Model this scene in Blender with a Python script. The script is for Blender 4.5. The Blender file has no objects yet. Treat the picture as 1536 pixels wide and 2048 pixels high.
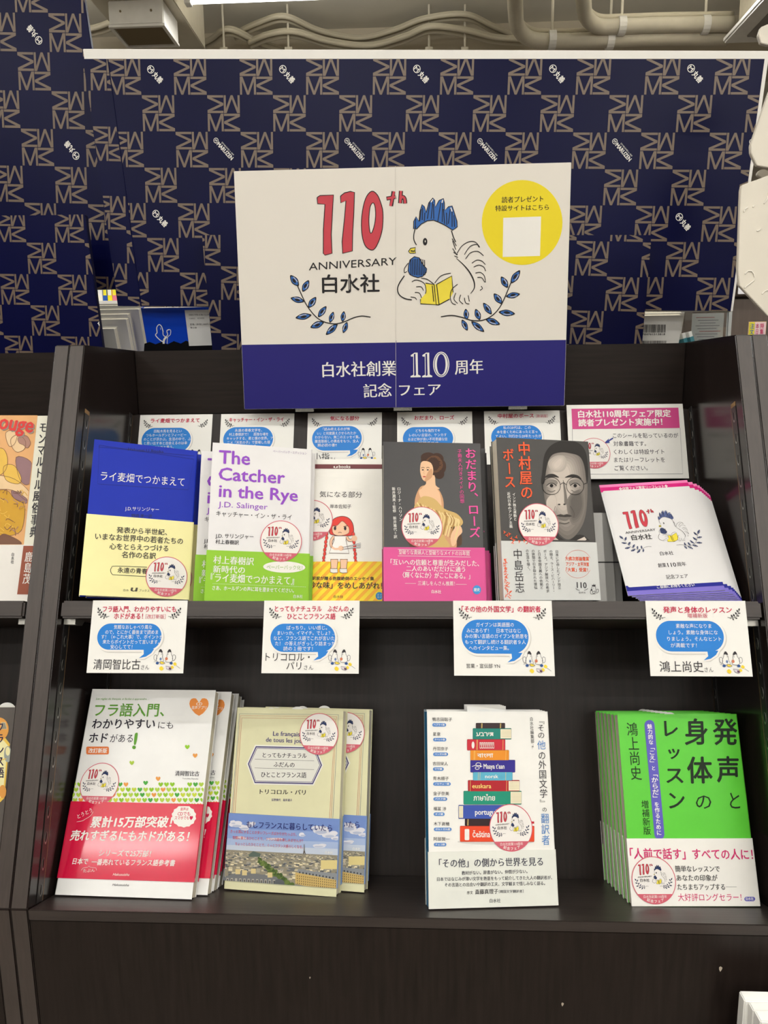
import bpy, bmesh, math, random
from mathutils import Vector, Matrix
C = bpy.context.scene.collection
SC = bpy.context.scene

# ------------------------------------------------------------------ camera
HC = 1.28                                   # eye height above the floor (m)
PITCH, YAW, ROLL, FPX = 0.172077, 0.046922, -0.012821, 1490.04
def cam_axes():
    cp, sp, cy, sy = math.cos(PITCH), math.sin(PITCH), math.cos(YAW), math.sin(YAW)
    f = Vector((-sy*cp, cy*cp, -sp)); r = Vector((cy, sy, 0)); u = r.cross(f)
    cr, sr = math.cos(ROLL), math.sin(ROLL)
    return cr*r + sr*u, -sr*r + cr*u, f
AR, AU, AF = cam_axes()
cd = bpy.data.cameras.new('camera'); cam = bpy.data.objects.new('camera', cd); C.objects.link(cam)
cd.sensor_fit = 'HORIZONTAL'; cd.sensor_width = 36; cd.lens = FPX/1536*36; cd.clip_start = .02
cam.matrix_world = Matrix(((AR.x, AU.x, -AF.x, 0), (AR.y, AU.y, -AF.y, 0), (AR.z, AU.z, -AF.z, HC), (0, 0, 0, 1)))
SC.camera = cam

# ------------------------------------------------------------------ world, view, lamps
w = bpy.data.worlds.new('room_ambience'); SC.world = w; w.use_nodes = True
bg = w.node_tree.nodes['Background']; bg.inputs[0].default_value = (1, .97, .92, 1); bg.inputs[1].default_value = .22
SC.view_settings.view_transform = 'Standard'; SC.view_settings.look = 'None'
SC.view_settings.gamma = 1; SC.view_settings.exposure = -0.44; SC.view_settings.use_curve_mapping = False
TUBE_POWER = 13.5                           # W of each ceiling tube
TUBE_Z = 1.70                               # above the eye
TUBE_ROWS = (3.64, 1.60, -.50, -1.60, -2.55, -3.70, -4.80, -5.90)  # rows farthest behind the viewer are unseen, added for more frontal light
TUBE_COLS = (-2.22, -.42, 1.38, 3.18)
CEIL_Z = 1.98
UPLIGHT = 11.0                                # W of the fill lamp added above each fixture to brighten the ceiling

# ------------------------------------------------------------------ geometry helpers
def ray(px, py): return AR*((px-768)/FPX) + AU*((1024-py)/FPX) + AF
def at(px, py, Y):                          # world point at depth Y seen at a measured position
    d = ray(px, py); k = Y/d.y; return Vector((d.x*k, Y, HC + d.z*k))
def atz(px, py, z):                         # the same on the level plane z above the eye
    d = ray(px, py); k = z/d.z; return Vector((d.x*k, d.y*k, HC + z))
TH = 0.393829; Y0 = 0.860151                # slant of the display front, its depth at eye level
XL, XR, PT = -0.391086, 0.358044, 0.018
VU, VL, TS = -0.248196, -0.555855, 0.0187
ZT, WB, WR, VR = 0.047959, 0.158, 0.1485, 0.0255
SN, CS = math.sin(TH), math.cos(TH)
EX, EV, EW = Vector((1, 0, 0)), Vector((0, SN, CS)), Vector((0, CS, -SN))
ORG = Vector((0, Y0, HC))
def sl(X, v, w): return ORG + EX*X + EV*v + EW*w     # slanted shelf frame: across, up the slant, inwards
def sl_at(px, py, w):                       # (X, v) on the slanted plane w
    d = ray(px, py); P0 = ORG + EW*w - Vector((0, 0, HC)); k = P0.dot(EW)/d.dot(EW); q = d*k - (ORG-Vector((0, 0, HC)))
    return q.dot(EX), q.dot(EV)
def pix(P):
    P = P - Vector((0, 0, HC)); z = P.dot(AF); return (768+FPX*P.dot(AR)/z, 1024-FPX*P.dot(AU)/z)
def slant_matrix(X, v, w, rv=(0, 0, 0)):
    """local x across, local y up the slant, local z towards the viewer; rv = small turn"""
    a = Vector(rv); t = a.length
    M = Matrix.Rotation(t, 3, a.normalized()) if t > 1e-9 else Matrix.Identity(3)
    cx, cyy = M @ Vector((1, 0, 0)), M @ Vector((0, 1, 0))
    ax = EX*cx.x + EV*cx.y + EW*cx.z; ay = EX*cyy.x + EV*cyy.y + EW*cyy.z; az = ax.cross(ay)
    o = sl(X, v, w)
    return Matrix(((ax.x, ay.x, az.x, o.x), (ax.y, ay.y, az.y, o.y), (ax.z, ay.z, az.z, o.z), (0, 0, 0, 1)))

# ------------------------------------------------------------------ materials
def lin(c):
    c = c/255; return c/12.92 if c <= .04045 else ((c+.055)/1.055)**2.4
MATS = {}
def mat(name, rgb, rough=.5, metal=0, noise=0, scale=60, coat=0, bump=0, emit=0, spec=.5, trans=0, stretch=None):
    if name in MATS: return MATS[name]
    m = bpy.data.materials.new(name); m.use_nodes = True; nt = m.node_tree; b = nt.nodes['Principled BSDF']
    col = (lin(rgb[0]), lin(rgb[1]), lin(rgb[2]), 1); b.inputs['Base Color'].default_value = col
    b.inputs['Roughness'].default_value = rough; b.inputs['Metallic'].default_value = metal
    b.inputs['Specular IOR Level'].default_value = spec
    if coat: b.inputs['Coat Weight'].default_value = coat; b.inputs['Coat Roughness'].default_value = .08
    if trans: b.inputs['Transmission Weight'].default_value = trans
    if emit: b.inputs['Emission Color'].default_value = col; b.inputs['Emission Strength'].default_value = emit
    if noise or bump:
        tc = nt.nodes.new('ShaderNodeTexCoord'); mp = nt.nodes.new('ShaderNodeMapping'); n = nt.nodes.new('ShaderNodeTexNoise')
        n.inputs['Scale'].default_value = scale; n.inputs['Detail'].default_value = 6
        if stretch: mp.inputs['Scale'].default_value = stretch
        nt.links.new(tc.outputs['Object'], mp.inputs[0]); nt.links.new(mp.outputs[0], n.inputs['Vector'])
        if noise:
            r = nt.nodes.new('ShaderNodeValToRGB'); r.color_ramp.elements[0].position = .3; r.color_ramp.elements[1].position = .7
            r.color_ramp.elements[0].color = tuple(x*(1-noise) for x in col[:3])+(1,)
            r.color_ramp.elements[1].color = tuple(min(1, x*(1+noise)) for x in col[:3])+(1,)
            nt.links.new(n.outputs['Fac'], r.inputs[0]); nt.links.new(r.outputs[0], b.inputs['Base Color'])
        if bump:
            bp = nt.nodes.new('ShaderNodeBump'); bp.inputs['Strength'].default_value = bump; bp.inputs['Distance'].default_value = .001
            nt.links.new(n.outputs['Fac'], bp.inputs['Height']); nt.links.new(bp.outputs[0], b.inputs['Normal'])
    MATS[name] = m; return m
def ink(rgb, rough=.45): return mat('print_%02x%02x%02x' % tuple(int(c) for c in rgb), rgb, rough, spec=.22)
WOODV = mat('dark_wood_upright_grain', (34, 27, 24), .38, noise=.28, scale=14, bump=.12, stretch=(14, 1.0, 1.0), spec=.22)
WOODH = mat('dark_wood_level_grain', (34, 27, 24), .38, noise=.28, scale=14, bump=.12, stretch=(.7, 12, 12), spec=.25)
WOODF = mat('dark_wood_shelf_front', (56, 49, 46), .4, noise=.22, scale=14, bump=.12, stretch=(.7, 12, 12), spec=.4)
WOODS = mat('dark_wood_glossy_side', (34, 27, 25), .2, noise=.2, scale=12, stretch=(1, 12, 1), spec=.4)
EDGE = mat('wood_edge_band', (62, 54, 50), .42, noise=.14, scale=40, bump=.08, stretch=(8, 1, 1))
METAL = mat('dark_steel_strip', (58, 56, 55), .35, metal=.6, noise=.1, scale=80)
SLOT = mat('slot_black', (8, 7, 7), .6); RAW = mat('raw_fibreboard', (150, 118, 78), .8, noise=.2, scale=200)
STEEL = mat('bright_slot_rim', (150, 148, 142), .3, metal=.8)
PAPER = mat('page_paper', (214, 207, 188), .8, noise=.1, scale=300, stretch=(.02, .02, 6))
WHITE = ink((236, 234, 228)); BLACK = ink((32, 30, 32)); DARK = ink((48, 45, 50))
PINK = ink((216, 84, 112)); STPINK = ink((205, 96, 112)); CRIM = ink((196, 30, 74))

# ------------------------------------------------------------------ objects
def tag(o, label=None, cat=None, group=None, kind=None):
    for k, v in (('label', label), ('category', cat), ('group', group), ('kind', kind)):
        if v: o[k] = v
    return o
def empty(name, M, label=None, cat=None, group=None):
    o = bpy.data.objects.new(name, None); C.objects.link(o); o.empty_display_size = .02
    o.matrix_world = M if isinstance(M, Matrix) else Matrix.Translation(M)
    return tag(o, label, cat, group)
def mesh_obj(name, verts, faces, mats, mi=None, parent=None, smooth=False):
    me = bpy.data.meshes.new(name); me.from_pydata([tuple(v) for v in verts], [], faces)
    for m in (mats if isinstance(mats, (list, tuple)) else [mats]): me.materials.append(m)
    if mi: me.polygons.foreach_set('material_index', mi)
    if smooth: me.polygons.foreach_set('use_smooth', [True]*len(me.polygons))
    me.update(); o = bpy.data.objects.new(name, me); C.objects.link(o)
    if parent is not None: o.parent = parent
    return o
class MB:
    """collects shapes, then links them as one mesh object"""
    def __init__(s): s.v, s.f, s.m = [], [], []
    def add(s, vs, fs, mi=0):
        b = len(s.v); s.v += [Vector(x) for x in vs]; s.f += [[i+b for i in f] for f in fs]; s.m += [mi]*len(fs); return s
    def box(s, x0, x1, y0, y1, z0, z1, mi=0):
        vs = [(x, y, z) for x in (x0, x1) for y in (y0, y1) for z in (z0, z1)]
        return s.add(vs, [(0, 1, 3, 2), (4, 6, 7, 5), (0, 4, 5, 1), (2, 3, 7, 6), (0, 2, 6, 4), (1, 5, 7, 3)], mi)
    def prism(s, poly, fn, a, b, mi=0, cap=None):
        """polygon poly extruded: fn(p, t) gives the point, t = a..b"""
        n = len(poly); vs = [fn(p, a) for p in poly]+[fn(p, b) for p in poly]
        fs = [tuple(range(n))[::-1], tuple(range(n, 2*n))]+[(i, (i+1) % n, n+(i+1) % n, n+i) for i in range(n)]
        s.add(vs, fs, mi)
        if cap is not None: s.m[-len(fs)] = s.m[-len(fs)+1] = cap
        return s
    def tube(s, pts, r, n=10, mi=0):
        pts = [Vector(p) for p in pts]; rings = []
        for i, p in enumerate(pts):
            d = (pts[min(i+1, len(pts)-1)]-pts[max(i-1, 0)]).normalized()
            a = d.orthogonal().normalized() if not rings else (pa - d*pa.dot(d)).normalized()
            pa = a; b = d.cross(a); rings.append([p+(a*math.cos(t)+b*math.sin(t))*r for t in [2*math.pi*k/n for k in range(n)]])
        vs = [q for R in rings for q in R]; fs = []
        for i in range(len(rings)-1):
            for k in range(n): fs.append((i*n+k, i*n+(k+1) % n, (i+1)*n+(k+1) % n, (i+1)*n+k))
        fs += [tuple(range(n))[::-1], tuple(range((len(rings)-1)*n, len(rings)*n))]
        return s.add(vs, fs, mi)
    def build(s, name, mats, parent=None, smooth=False, bevel=0):
        o = mesh_obj(name, s.v, s.f, mats, s.m, parent, smooth)
        bm = bmesh.new(); bm.from_mesh(o.data); bmesh.ops.recalc_face_normals(bm, faces=bm.faces)
        if bevel: bmesh.ops.bevel(bm, geom=bm.edges[:], offset=bevel, segments=2, affect='EDGES', clamp_overlap=True)
        bm.to_mesh(o.data); bm.free(); return o
def copy_tree(o, M=None, label=None, parent=None):
    c = o.copy(); C.objects.link(c)
    if parent is not None: c.parent = parent
    if M is not None: c.matrix_world = M
    if label: c['label'] = label
    for ch in KIDS(o): copy_tree(ch, parent=c)
    return c
def KIDS(o): return [x for x in C.objects if x.parent == o]

# ------------------------------------------------------------------ flat print on sheets
def catmull(P, n=6, closed=False):
    P = [Vector((p[0], p[1])) for p in P]; out = []; N = len(P)
    for i in range(N if closed else N-1):
        g = (lambda k: P[k % N]) if closed else (lambda k: P[max(0, min(N-1, k))])
        a, b, c, d = g(i-1), g(i), g(i+1), g(i+2)
        for k in range(n):
            t = k/n; out.append(.5*((2*b)+(c-a)*t+(2*a-5*b+4*c-d)*t*t+(3*b-a-3*c+d)*t**3))
    if not closed: out.append(P[-1])
    return out
def solve8(A, b):
    n = len(b); M = [r[:]+[b[i]] for i, r in enumerate(A)]
    for i in range(n):
        p = max(range(i, n), key=lambda r: abs(M[r][i])); M[i], M[p] = M[p], M[i]
        for r in range(n):
            if r != i:
                k = M[r][i]/M[i][i]
                M[r] = [x-k*y for x, y in zip(M[r], M[i])]
    return [M[i][n]/M[i][i] for i in range(n)]
def homography(src, dst):
    A, b = [], []
    for (x, y), (u, v) in zip(src, dst):
        A.append([x, y, 1, 0, 0, 0, -u*x, -u*y]); b.append(u); A.append([0, 0, 0, x, y, 1, -v*x, -v*y]); b.append(v)
    h = solve8(A, b)
    def fn(x, y):
        w = h[6]*x+h[7]*y+1; return Vector(((h[0]*x+h[1]*y+h[2])/w, (h[3]*x+h[4]*y+h[5])/w))
    return fn
GL = {}
def glyphs(s, wt):
    k = (s, wt)
    if k in GL: return GL[k]
    cu = bpy.data.curves.new('lettering', 'FONT'); cu.body = s; cu.size = 1; cu.resolution_u = 2
    o = bpy.data.objects.new('lettering', cu); me = bpy.data.meshes.new_from_object(o)
    vs = [(v.co.x, v.co.y, 0) for v in me.vertices]; fs = [tuple(p.vertices) for p in me.polygons]
    bpy.data.objects.remove(o); bpy.data.curves.remove(cu); bpy.data.meshes.remove(me)
    base, bf = list(vs), list(fs)                        # weight: copies nudged a little; 'm' thickens upright strokes only
    for dx, dy in {'r': (), 'l': (), 'm': ((-.016, 0), (.016, 0)), 'b': ((-.02, 0), (.02, 0), (0, -.014), (0, .014)),
                   'h': ((-.034, 0), (.034, 0), (0, -.022), (0, .022), (.02, .014), (-.02, -.014))}[wt]:
        n = len(vs); vs += [(x+dx, y+dy, n//len(base)) for x, y, _ in base]; fs += [tuple(i+n for i in f) for f in bf]
    GL[k] = (vs, fs); return GL[k]
class Sheet:
    """print laid on a flat rectangle W x H (m); positions are read in measured units through a homography"""
    def __init__(s, W, H, quad=None, dz=.00009, z0=.0002):
        s.W, s.H, s.dz, s.z0 = W, H, dz, z0; s.v, s.f, s.m, s.mats = [], [], [], []
        if quad is None: quad = [(0, 0), (W*1000, 0), (W*1000, H*1000), (0, H*1000)]   # mm, y downwards
        s.h = homography(quad, [(0, H), (W, H), (W, 0), (0, 0)]); s.k = (0, 0, 1); s.clip = None
        s.pre = None; s.n = 0
    def crop(s, x0, y0, k): s.k = (x0, y0, k); return s
    def P(s, x, y):
        if s.pre: x, y = s.pre(x, y)
        x0, y0, k = s.k; return s.h(x0+x/k, y0+y/k)
    def mi(s, m):
        if m not in s.mats: s.mats.append(m)
        return s.mats.index(m)
    def _poly(s, pts, m, L):
        if s.clip:
            x0, y0, x1, y1 = s.clip
            for ax, lim, sg in ((0, x0, 1), (0, x1, -1), (1, y0, 1), (1, y1, -1)):
                out = []
                for i in range(len(pts)):
                    a, b = pts[i], pts[(i+1) % len(pts)]; da, db = sg*(a[ax]-lim), sg*(b[ax]-lim)
                    if da >= 0: out.append(a)
                    if da*db < 0: out.append(a+(b-a)*(da/(da-db)))
                pts = out
                if len(pts) < 3: return
        b = len(s.v); s.n += 1; z = s.z0+L*s.dz+(s.n % 40)*s.dz/60; s.v += [(p[0], p[1], z) for p in pts]
        ar = sum(pts[i][0]*pts[(i+1) % len(pts)][1]-pts[(i+1) % len(pts)][0]*pts[i][1] for i in range(len(pts)))
        idx = list(range(b, b+len(pts))); s.f.append(idx if ar > 0 else idx[::-1]); s.m.append(s.mi(m))
    def poly(s, pts, m, L=1, smooth=0, line=None, lw=0, LL=None):
        q = catmull(pts, smooth, True) if smooth else [Vector(p) for p in pts]
        s._poly([s.P(p[0], p[1]) for p in q], m, L)
        if line: s.stroke(list(q)+[q[0], q[1]], lw, line, L+1 if LL is None else LL)
    def rect(s, x0, y0, x1, y1, m, L=1): s.poly([(x0, y0), (x1, y0), (x1, y1), (x0, y1)], m, L)
    def rrect(s, x0, y0, x1, y1, r, m, L=1, n=5):
        P = []
        for cx, cy, a in ((x1-r, y0+r, -90), (x1-r, y1-r, 0), (x0+r, y1-r, 90), (x0+r, y0+r, 180)):
            for i in range(n+1): t = math.radians(a+90*i/n); P.append((cx+r*math.cos(t), cy+r*math.sin(t)))
        s.poly(P, m, L)
    def ell(s, cx, cy, rx, ry, m, L=1, n=28, rot=0):
        c, d = math.cos(rot), math.sin(rot)
        s.poly([(cx+rx*math.cos(t)*c-ry*math.sin(t)*d, cy+rx*math.cos(t)*d+ry*math.sin(t)*c) for t in [2*math.pi*i/n for i in range(n)]], m, L)
    def ring(s, cx, cy, rx, ry, lw, m, L=2, n=40, a0=0, a1=360):
        s.stroke([(cx+rx*math.cos(t), cy+ry*math.sin(t)) for t in [math.radians(a0+(a1-a0)*i/n) for i in range(n+1)]], lw, m, L)
    def stroke(s, pts, lw, m, L=2, smooth=0, taper=False):
        q = catmull(pts, smooth) if smooth else [Vector((p[0], p[1])) for p in pts]
        q = [p for i, p in enumerate(q) if i == 0 or (p-q[i-1]).length > 1e-6]
        if len(q) < 2: return
        Lf, Rt = [], []
        for i, p in enumerate(q):
            d = (q[min(i+1, len(q)-1)]-q[max(i-1, 0)])
            if d.length < 1e-9: d = Vector((1, 0))
            d.normalize(); n = Vector((-d.y, d.x)); w_ = lw/2
            if taper: w_ *= .35+.65*math.sin(math.pi*min(max(i/(len(q)-1), 0), 1))
            Lf.append(p+n*w_); Rt.append(p-n*w_)
        for i in range(len(q)-1):
            s._poly([s.P(*a) for a in (Lf[i], Lf[i+1], Rt[i+1], Rt[i])], m, L)
    def line(s, x0, y0, x1, y1, lw, m, L=2): s.stroke([(x0, y0), (x1, y1)], lw, m, L)
    def _glyph(s, vs, fs, fn, m, L):
        pts = [fn(x, y) for x, y, _ in vs]; b = len(s.v); z = s.z0+L*s.dz; k = s.mi(m)
        if s.clip:
            x0, y0, x1, y1 = s.clip
            for f in fs:
                if all(x0 <= pts[i][0] <= x1 and y0 <= pts[i][1] <= y1 for i in f): s._poly([pts[i] for i in f], m, L)
            return
        s.v += [(p[0], p[1], z+q[2]*s.dz/10) for p, q in zip(pts, vs)]
        for f in fs: s.f.append([i+b for i in f]); s.m.append(k)
    def text(s, t, x0, y0, x1, y1, h, m, L=4, w='r', lat=False, skew=0):
        """(x0,y0)-(x1,y1) bottom-left to bottom-right of the line, h its height, all in measured units"""
        vs, fs = glyphs(t, w)
        if not vs: return
        gx0, gx1 = min(v[0] for v in vs), max(v[0] for v in vs)
        A, B, Hh = s.P(x0, y0), s.P(x1, y1), s.P(x0, y0-h)
        u = B-A; n = Vector((-u.y, u.x)).normalized(); up = n*(Hh-A).length+u.normalized()*skew*(Hh-A).length
        e = .72 if lat else .86; b = 0 if lat else -.09
        s._glyph(vs, fs, lambda x, y: A+u*((x-gx0)/(gx1-gx0))+up*((y-b)/e), m, L)
    def vtext(s, t, x0, y0, x1, y1, wd, m, L=4, w='r'):
        """vertical line: (x0,y0) top centre, (x1,y1) bottom centre, wd glyph width"""
        A, B = s.P(x0, y0), s.P(x1, y1); Wv = s.P(x0+wd/2, y0)-s.P(x0-wd/2, y0)
        u = (B-A)/len(t); rt = Wv
        for i, ch in enumerate(t):
            if ch in ' \u3000': continue
            vs, fs = glyphs(ch, w); c = A+u*(i+.5)
            if ch in '「」『』（）ー〔〕…―—・＝｜〈〉' and ch not in '・':
                fn = (lambda c: lambda x, y: c+rt*((y-.36)/.98)+u*(x-.5))(c)
                # quarter turn clockwise: the glyph's right points down, its top points right
            elif ch in '、。': fn = (lambda c: lambda x, y: c+rt*((x-.5)/.98+.62)-u*((y-.36)+.60))(c)
            else: fn = (lambda c: lambda x, y: c+rt*((x-.5)/.98)-u*(y-.36))(c)
            s._glyph(vs, fs, fn, m, L)
    def build(s, name, parent, M=None):
        if not s.f: return None
        o = mesh_obj(name, s.v, s.f, s.mats, s.m, parent)
        if M is not None: o.matrix_local = M
        return o

# ------------------------------------------------------------------ room
def box_obj(name, x0, x1, y0, y1, z0, z1, m, kind='structure', bevel=0):
    o = MB().box(x0, x1, y0, y1, z0, z1).build(name, m, bevel=bevel)
    if kind: o['kind'] = kind
    return o
FLOOR = mat('carpet_floor', (128, 121, 111), .7, noise=.08, scale=8)
CEIL = mat('ceiling_paint', (212, 208, 194), .8, noise=.05, scale=3)
WALLM = mat('wall_paint', (214, 209, 196), .8, noise=.04, scale=4)
SHELFWALL = mat('bookcase_lined_wall', (96, 84, 74), .6, noise=.35, scale=9, stretch=(4, 4, .6))
box_obj('floor', -5, 5, -7, 7, -.1, 0, FLOOR)
ceil = box_obj('ceiling', -5, 5, -7, 7, HC+CEIL_Z, HC+CEIL_Z+.1, CEIL)
for n, a in (('wall_back', (-5, 5, 7, 7.1)), ('wall_front', (-5, 5, -7.1, -7)), ('wall_left', (-5.1, -5, -7.1, 7.1)), ('wall_right', (5, 5.1, -7.1, 7.1))):
    box_obj(n, a[0], a[1], a[2], a[3], 0, HC+CEIL_Z, WALLM if n == 'wall_back' else SHELFWALL)

PIPE = mat('painted_pipe', (206, 199, 180), .6, noise=.04, scale=20)
CABLE = mat('painted_cable', (196, 188, 166), .65)
TUBE_M = mat('fluorescent_glow', (255, 252, 246), .5, emit=9)
FIX = mat('fixture_white', (235, 233, 226), .4, noise=.03, scale=30)
zt = HC+TUBE_Z
def make_tube():
    t = empty('ceiling_tube_light', Vector((0, 0, 0)))
    MB().box(-.62, .62, -.05, .05, .02, .055).build('light_housing', FIX, t, bevel=.004)
    MB().tube([(-.585, 0, -.002), (.585, 0, -.002)], .016, 12).build('glowing_tube', TUBE_M, t, smooth=True)
    for sx in (-1, 1): MB().box(sx*.6-.014, sx*.6+.014, -.02, .02, -.022, .03).build('tube_socket', FIX, t, bevel=.002)
    for sx in (-1, 1): MB().tube([(sx*.4, 0, .055), (sx*.4, 0, CEIL_Z-TUBE_Z)], .005, 8).build('hanger_rod', FIX, t)
    return t
tube0 = make_tube(); first = True
for i, y in enumerate(TUBE_ROWS):
    for j, x in enumerate(TUBE_COLS):
        seen = (i == 0 and j == 1)
        lab = ('lit fluorescent ceiling tube, the only one in view, right of the white grille duct' if seen
               else 'lit fluorescent tube light on the ceiling outside the view')
        M = Matrix.Translation((x, y, zt))
        if first: tube0.matrix_world = M; o = tube0; first = False; tag(o, lab, 'light')
        else: o = copy_tree(tube0, M, lab)
        o['group'] = 'ceiling tube lights'
        ld = bpy.data.lights.new('tube_glow', 'AREA'); ld.shape = 'RECTANGLE'; ld.size = 1.15; ld.size_y = .05
        ld.energy = TUBE_POWER; ld.color = (1, .985, .965); lo = bpy.data.objects.new('tube_glow', ld)
        C.objects.link(lo); lo.location = (x, y, zt-.03)
        lu = bpy.data.lights.new('added_ceiling_fill', 'AREA'); lu.shape = 'RECTANGLE'; lu.size = 1.15; lu.size_y = .08; lu.energy = UPLIGHT; lu.color = (1, .975, .94)  # added upward lamp, stands in for light a bare tube throws on the ceiling
        lv = bpy.data.objects.new('added_ceiling_fill', lu); C.objects.link(lv); lv.location = (x, y, zt+.06); lv.rotation_euler = (math.pi, 0, 0)

# grille duct hanging from the ceiling, upper left
g = empty('ceiling_duct', atz(290, 70, 1.60))
tag(g, 'white ceiling duct with a slatted grille above the left end of the navy board', 'duct')
MB().box(-.125, .125, -.105, .105, 0, .10).build('duct_box', FIX, g, bevel=.004)
MB().box(-.20, .17, -.14, .42, .10, .37).build('duct_trunk', PIPE, g, bevel=.004)
MB().box(-.128, .128, -.108, -.092, -.01, 0).box(-.128, .128, .092, .108, -.01, 0).box(-.128, -.112, -.092, .092, -.01, 0).box(.112, .128, -.092, .092, -.01, 0).build('grille_frame', FIX, g)
GR = mat('grille_brown', (128, 114, 86), .7)  # one even dull brown for slats and screws
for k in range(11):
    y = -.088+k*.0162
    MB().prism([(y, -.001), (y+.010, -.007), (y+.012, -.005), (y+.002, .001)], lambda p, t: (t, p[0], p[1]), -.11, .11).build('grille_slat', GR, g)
for sx in (-.07, .07): MB().tube([(sx, -.105, .055), (sx, -.108, .055)], .005, 8).build('screw', GR, g)

# ceiling beam and wall duct trunks
bz = HC+CEIL_Z
bm_ = MB().box(-5, 5, 4.62, 5.2, bz-.14, bz).build('trim_1', mat('beam_paint', (190, 180, 158), .8, noise=.04, scale=5)); bm_['kind'] = 'structure'

# cable bundles sagging between hangers
def cable(name, pts, z, r, label, n=3):
    t = empty(name, atz(pts[0][0], pts[0][1], z)); tag(t, label, 'cable'); o0 = t.location.copy()
    P = []
    for p in catmull(pts, 8): q = atz(p.x, p.y, z); P.append(q)
    for k in range(n):
        off = Vector((0, (k-n/2)*r*2.1, (k % 2)*r*1.6))
        o = MB().tube([p+off-o0 for p in P], r, 8).build('cable_strand', CABLE, t, smooth=True)
    return t
cable('cable_bundle', [(150, 75), (200, 62), (245, 52), (300, 88), (360, 110), (420, 88), (460, 66), (520, 92), (570, 108)], 1.86, .012, 'sagging painted cable bundle looping behind the grille duct')
cable('cable_bundle', [(470, 75), (520, 52), (572, 40), (640, 68), (720, 82), (790, 66), (850, 44), (930, 36), (990, 62), (1040, 82)], 1.9, .011, 'upper painted cable bundle dipping below the tube light')
cable('cable_bundle', [(500, 92), (540, 76), (590, 71), (660, 90), (740, 98), (810, 80), (860, 61), (930, 68), (990, 82), (1060, 86)], 1.84, .012, 'lower painted cable bundle dipping below the tube light')
def hanger(px, y0, y1, lab):
    a = atz(px, y0, 1.93)
    t = empty('hanger_rod', Vector((a.x, a.y, HC+CEIL_Z-.22))); tag(t, lab, 'rod')
    MB().tube([(0, 0, 0), (0, 0, .22)], .006, 8).build('threaded_rod', PIPE, t); MB().box(-.02, .02, -.008, .008, -.006, .012).build('rod_clamp', PIPE, t)
hanger(445, 30, 80, 'thin ceiling rod hanging over the left cable loop')
hanger(575, 30, 80, 'thin ceiling rod holding the crest of the lower cable bundle')
hanger(858, 30, 80, 'thin ceiling rod holding the right crest of the cable bundles')
hanger(930, 30, 80, 'thin ceiling rod over the upper cable bundle, nearest the pipes')

# two bent pipes
def pipe(pts, z, r, lab):
    P = [atz(p.x, p.y, z) for p in catmull(pts, 8)]; t = empty('ceiling_pipe', P[0]); tag(t, lab, 'pipe', 'insulated ceiling pipes')
    o0 = P[0].copy(); MB().tube([p-o0 for p in P], r, 16).build('pipe_run', PIPE, t, smooth=True)
    MB().tube([p-o0+Vector((0, .0, r*1.3)) for p in P], r*.35, 8).build('pipe_wire', CABLE, t, smooth=True)
    return t, o0
def clip(t, o0, px, py, z, r):
    q = atz(px, py, z)-o0
    MB().tube([q+Vector((-.018, 0, 0)), q+Vector((.018, 0, 0))], r*1.22, 16).build('pipe_clip', FIX, t)
    MB().tube([q+Vector((0, 0, r)), q+Vector((0, 0, CEIL_Z-z))], .007, 8).build('clip_rod', PIPE, t)
p, o0 = pipe([(1030, -60), (1030, -20), (1031, 20), (1036, 55), (1062, 78), (1110, 82), (1200, 80), (1320, 76), (1455, 76)], 1.72, .036, 'lower bent white ceiling pipe turning right behind the navy board')
clip(p, o0, 1104, 80, 1.72, .036); clip(p, o0, 1220, 80, 1.72, .036)
p, o0 = pipe([(1166, -60), (1166, -30), (1167, 0), (1172, 32), (1195, 52), (1240, 53), (1330, 50), (1465, 48)], 1.76, .036, 'upper bent white ceiling pipe turning right toward the air conditioner')
clip(p, o0, 1243, 52, 1.76, .036); clip(p, o0, 1410, 50, 1.76, .036)

# ceiling cassette air conditioner, upper right
a = empty('ceiling_air_conditioner', atz(1445, 88, 1.60)); tag(a, 'white ceiling air conditioner with a dark outlet slot at the upper right', 'air conditioner')
MB().box(0, .80, -.80, 0, 0, .03).build('front_panel', FIX, a, bevel=.008)
MB().box(.05, .75, -.75, -.05, .03, .36).build('unit_body', PIPE, a, bevel=.004)
MB().box(.085, .135, -.70, -.075, -.003, .001).build('outlet_slot', mat('outlet_dark', (70, 62, 52), .4), a, bevel=.001)
MB().prism([(.080, -.002), (.128, -.014), (.130, -.011), (.082, .002)], lambda p_, t: (p_[0], t, p_[1]), -.69, -.085).build('outlet_flap', mat('flap_grey', (120, 112, 102), .3), a)
MB().box(.18, .62, -.62, -.18, -.003, .002).build('intake_grille', FIX, a, bevel=.001)

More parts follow.
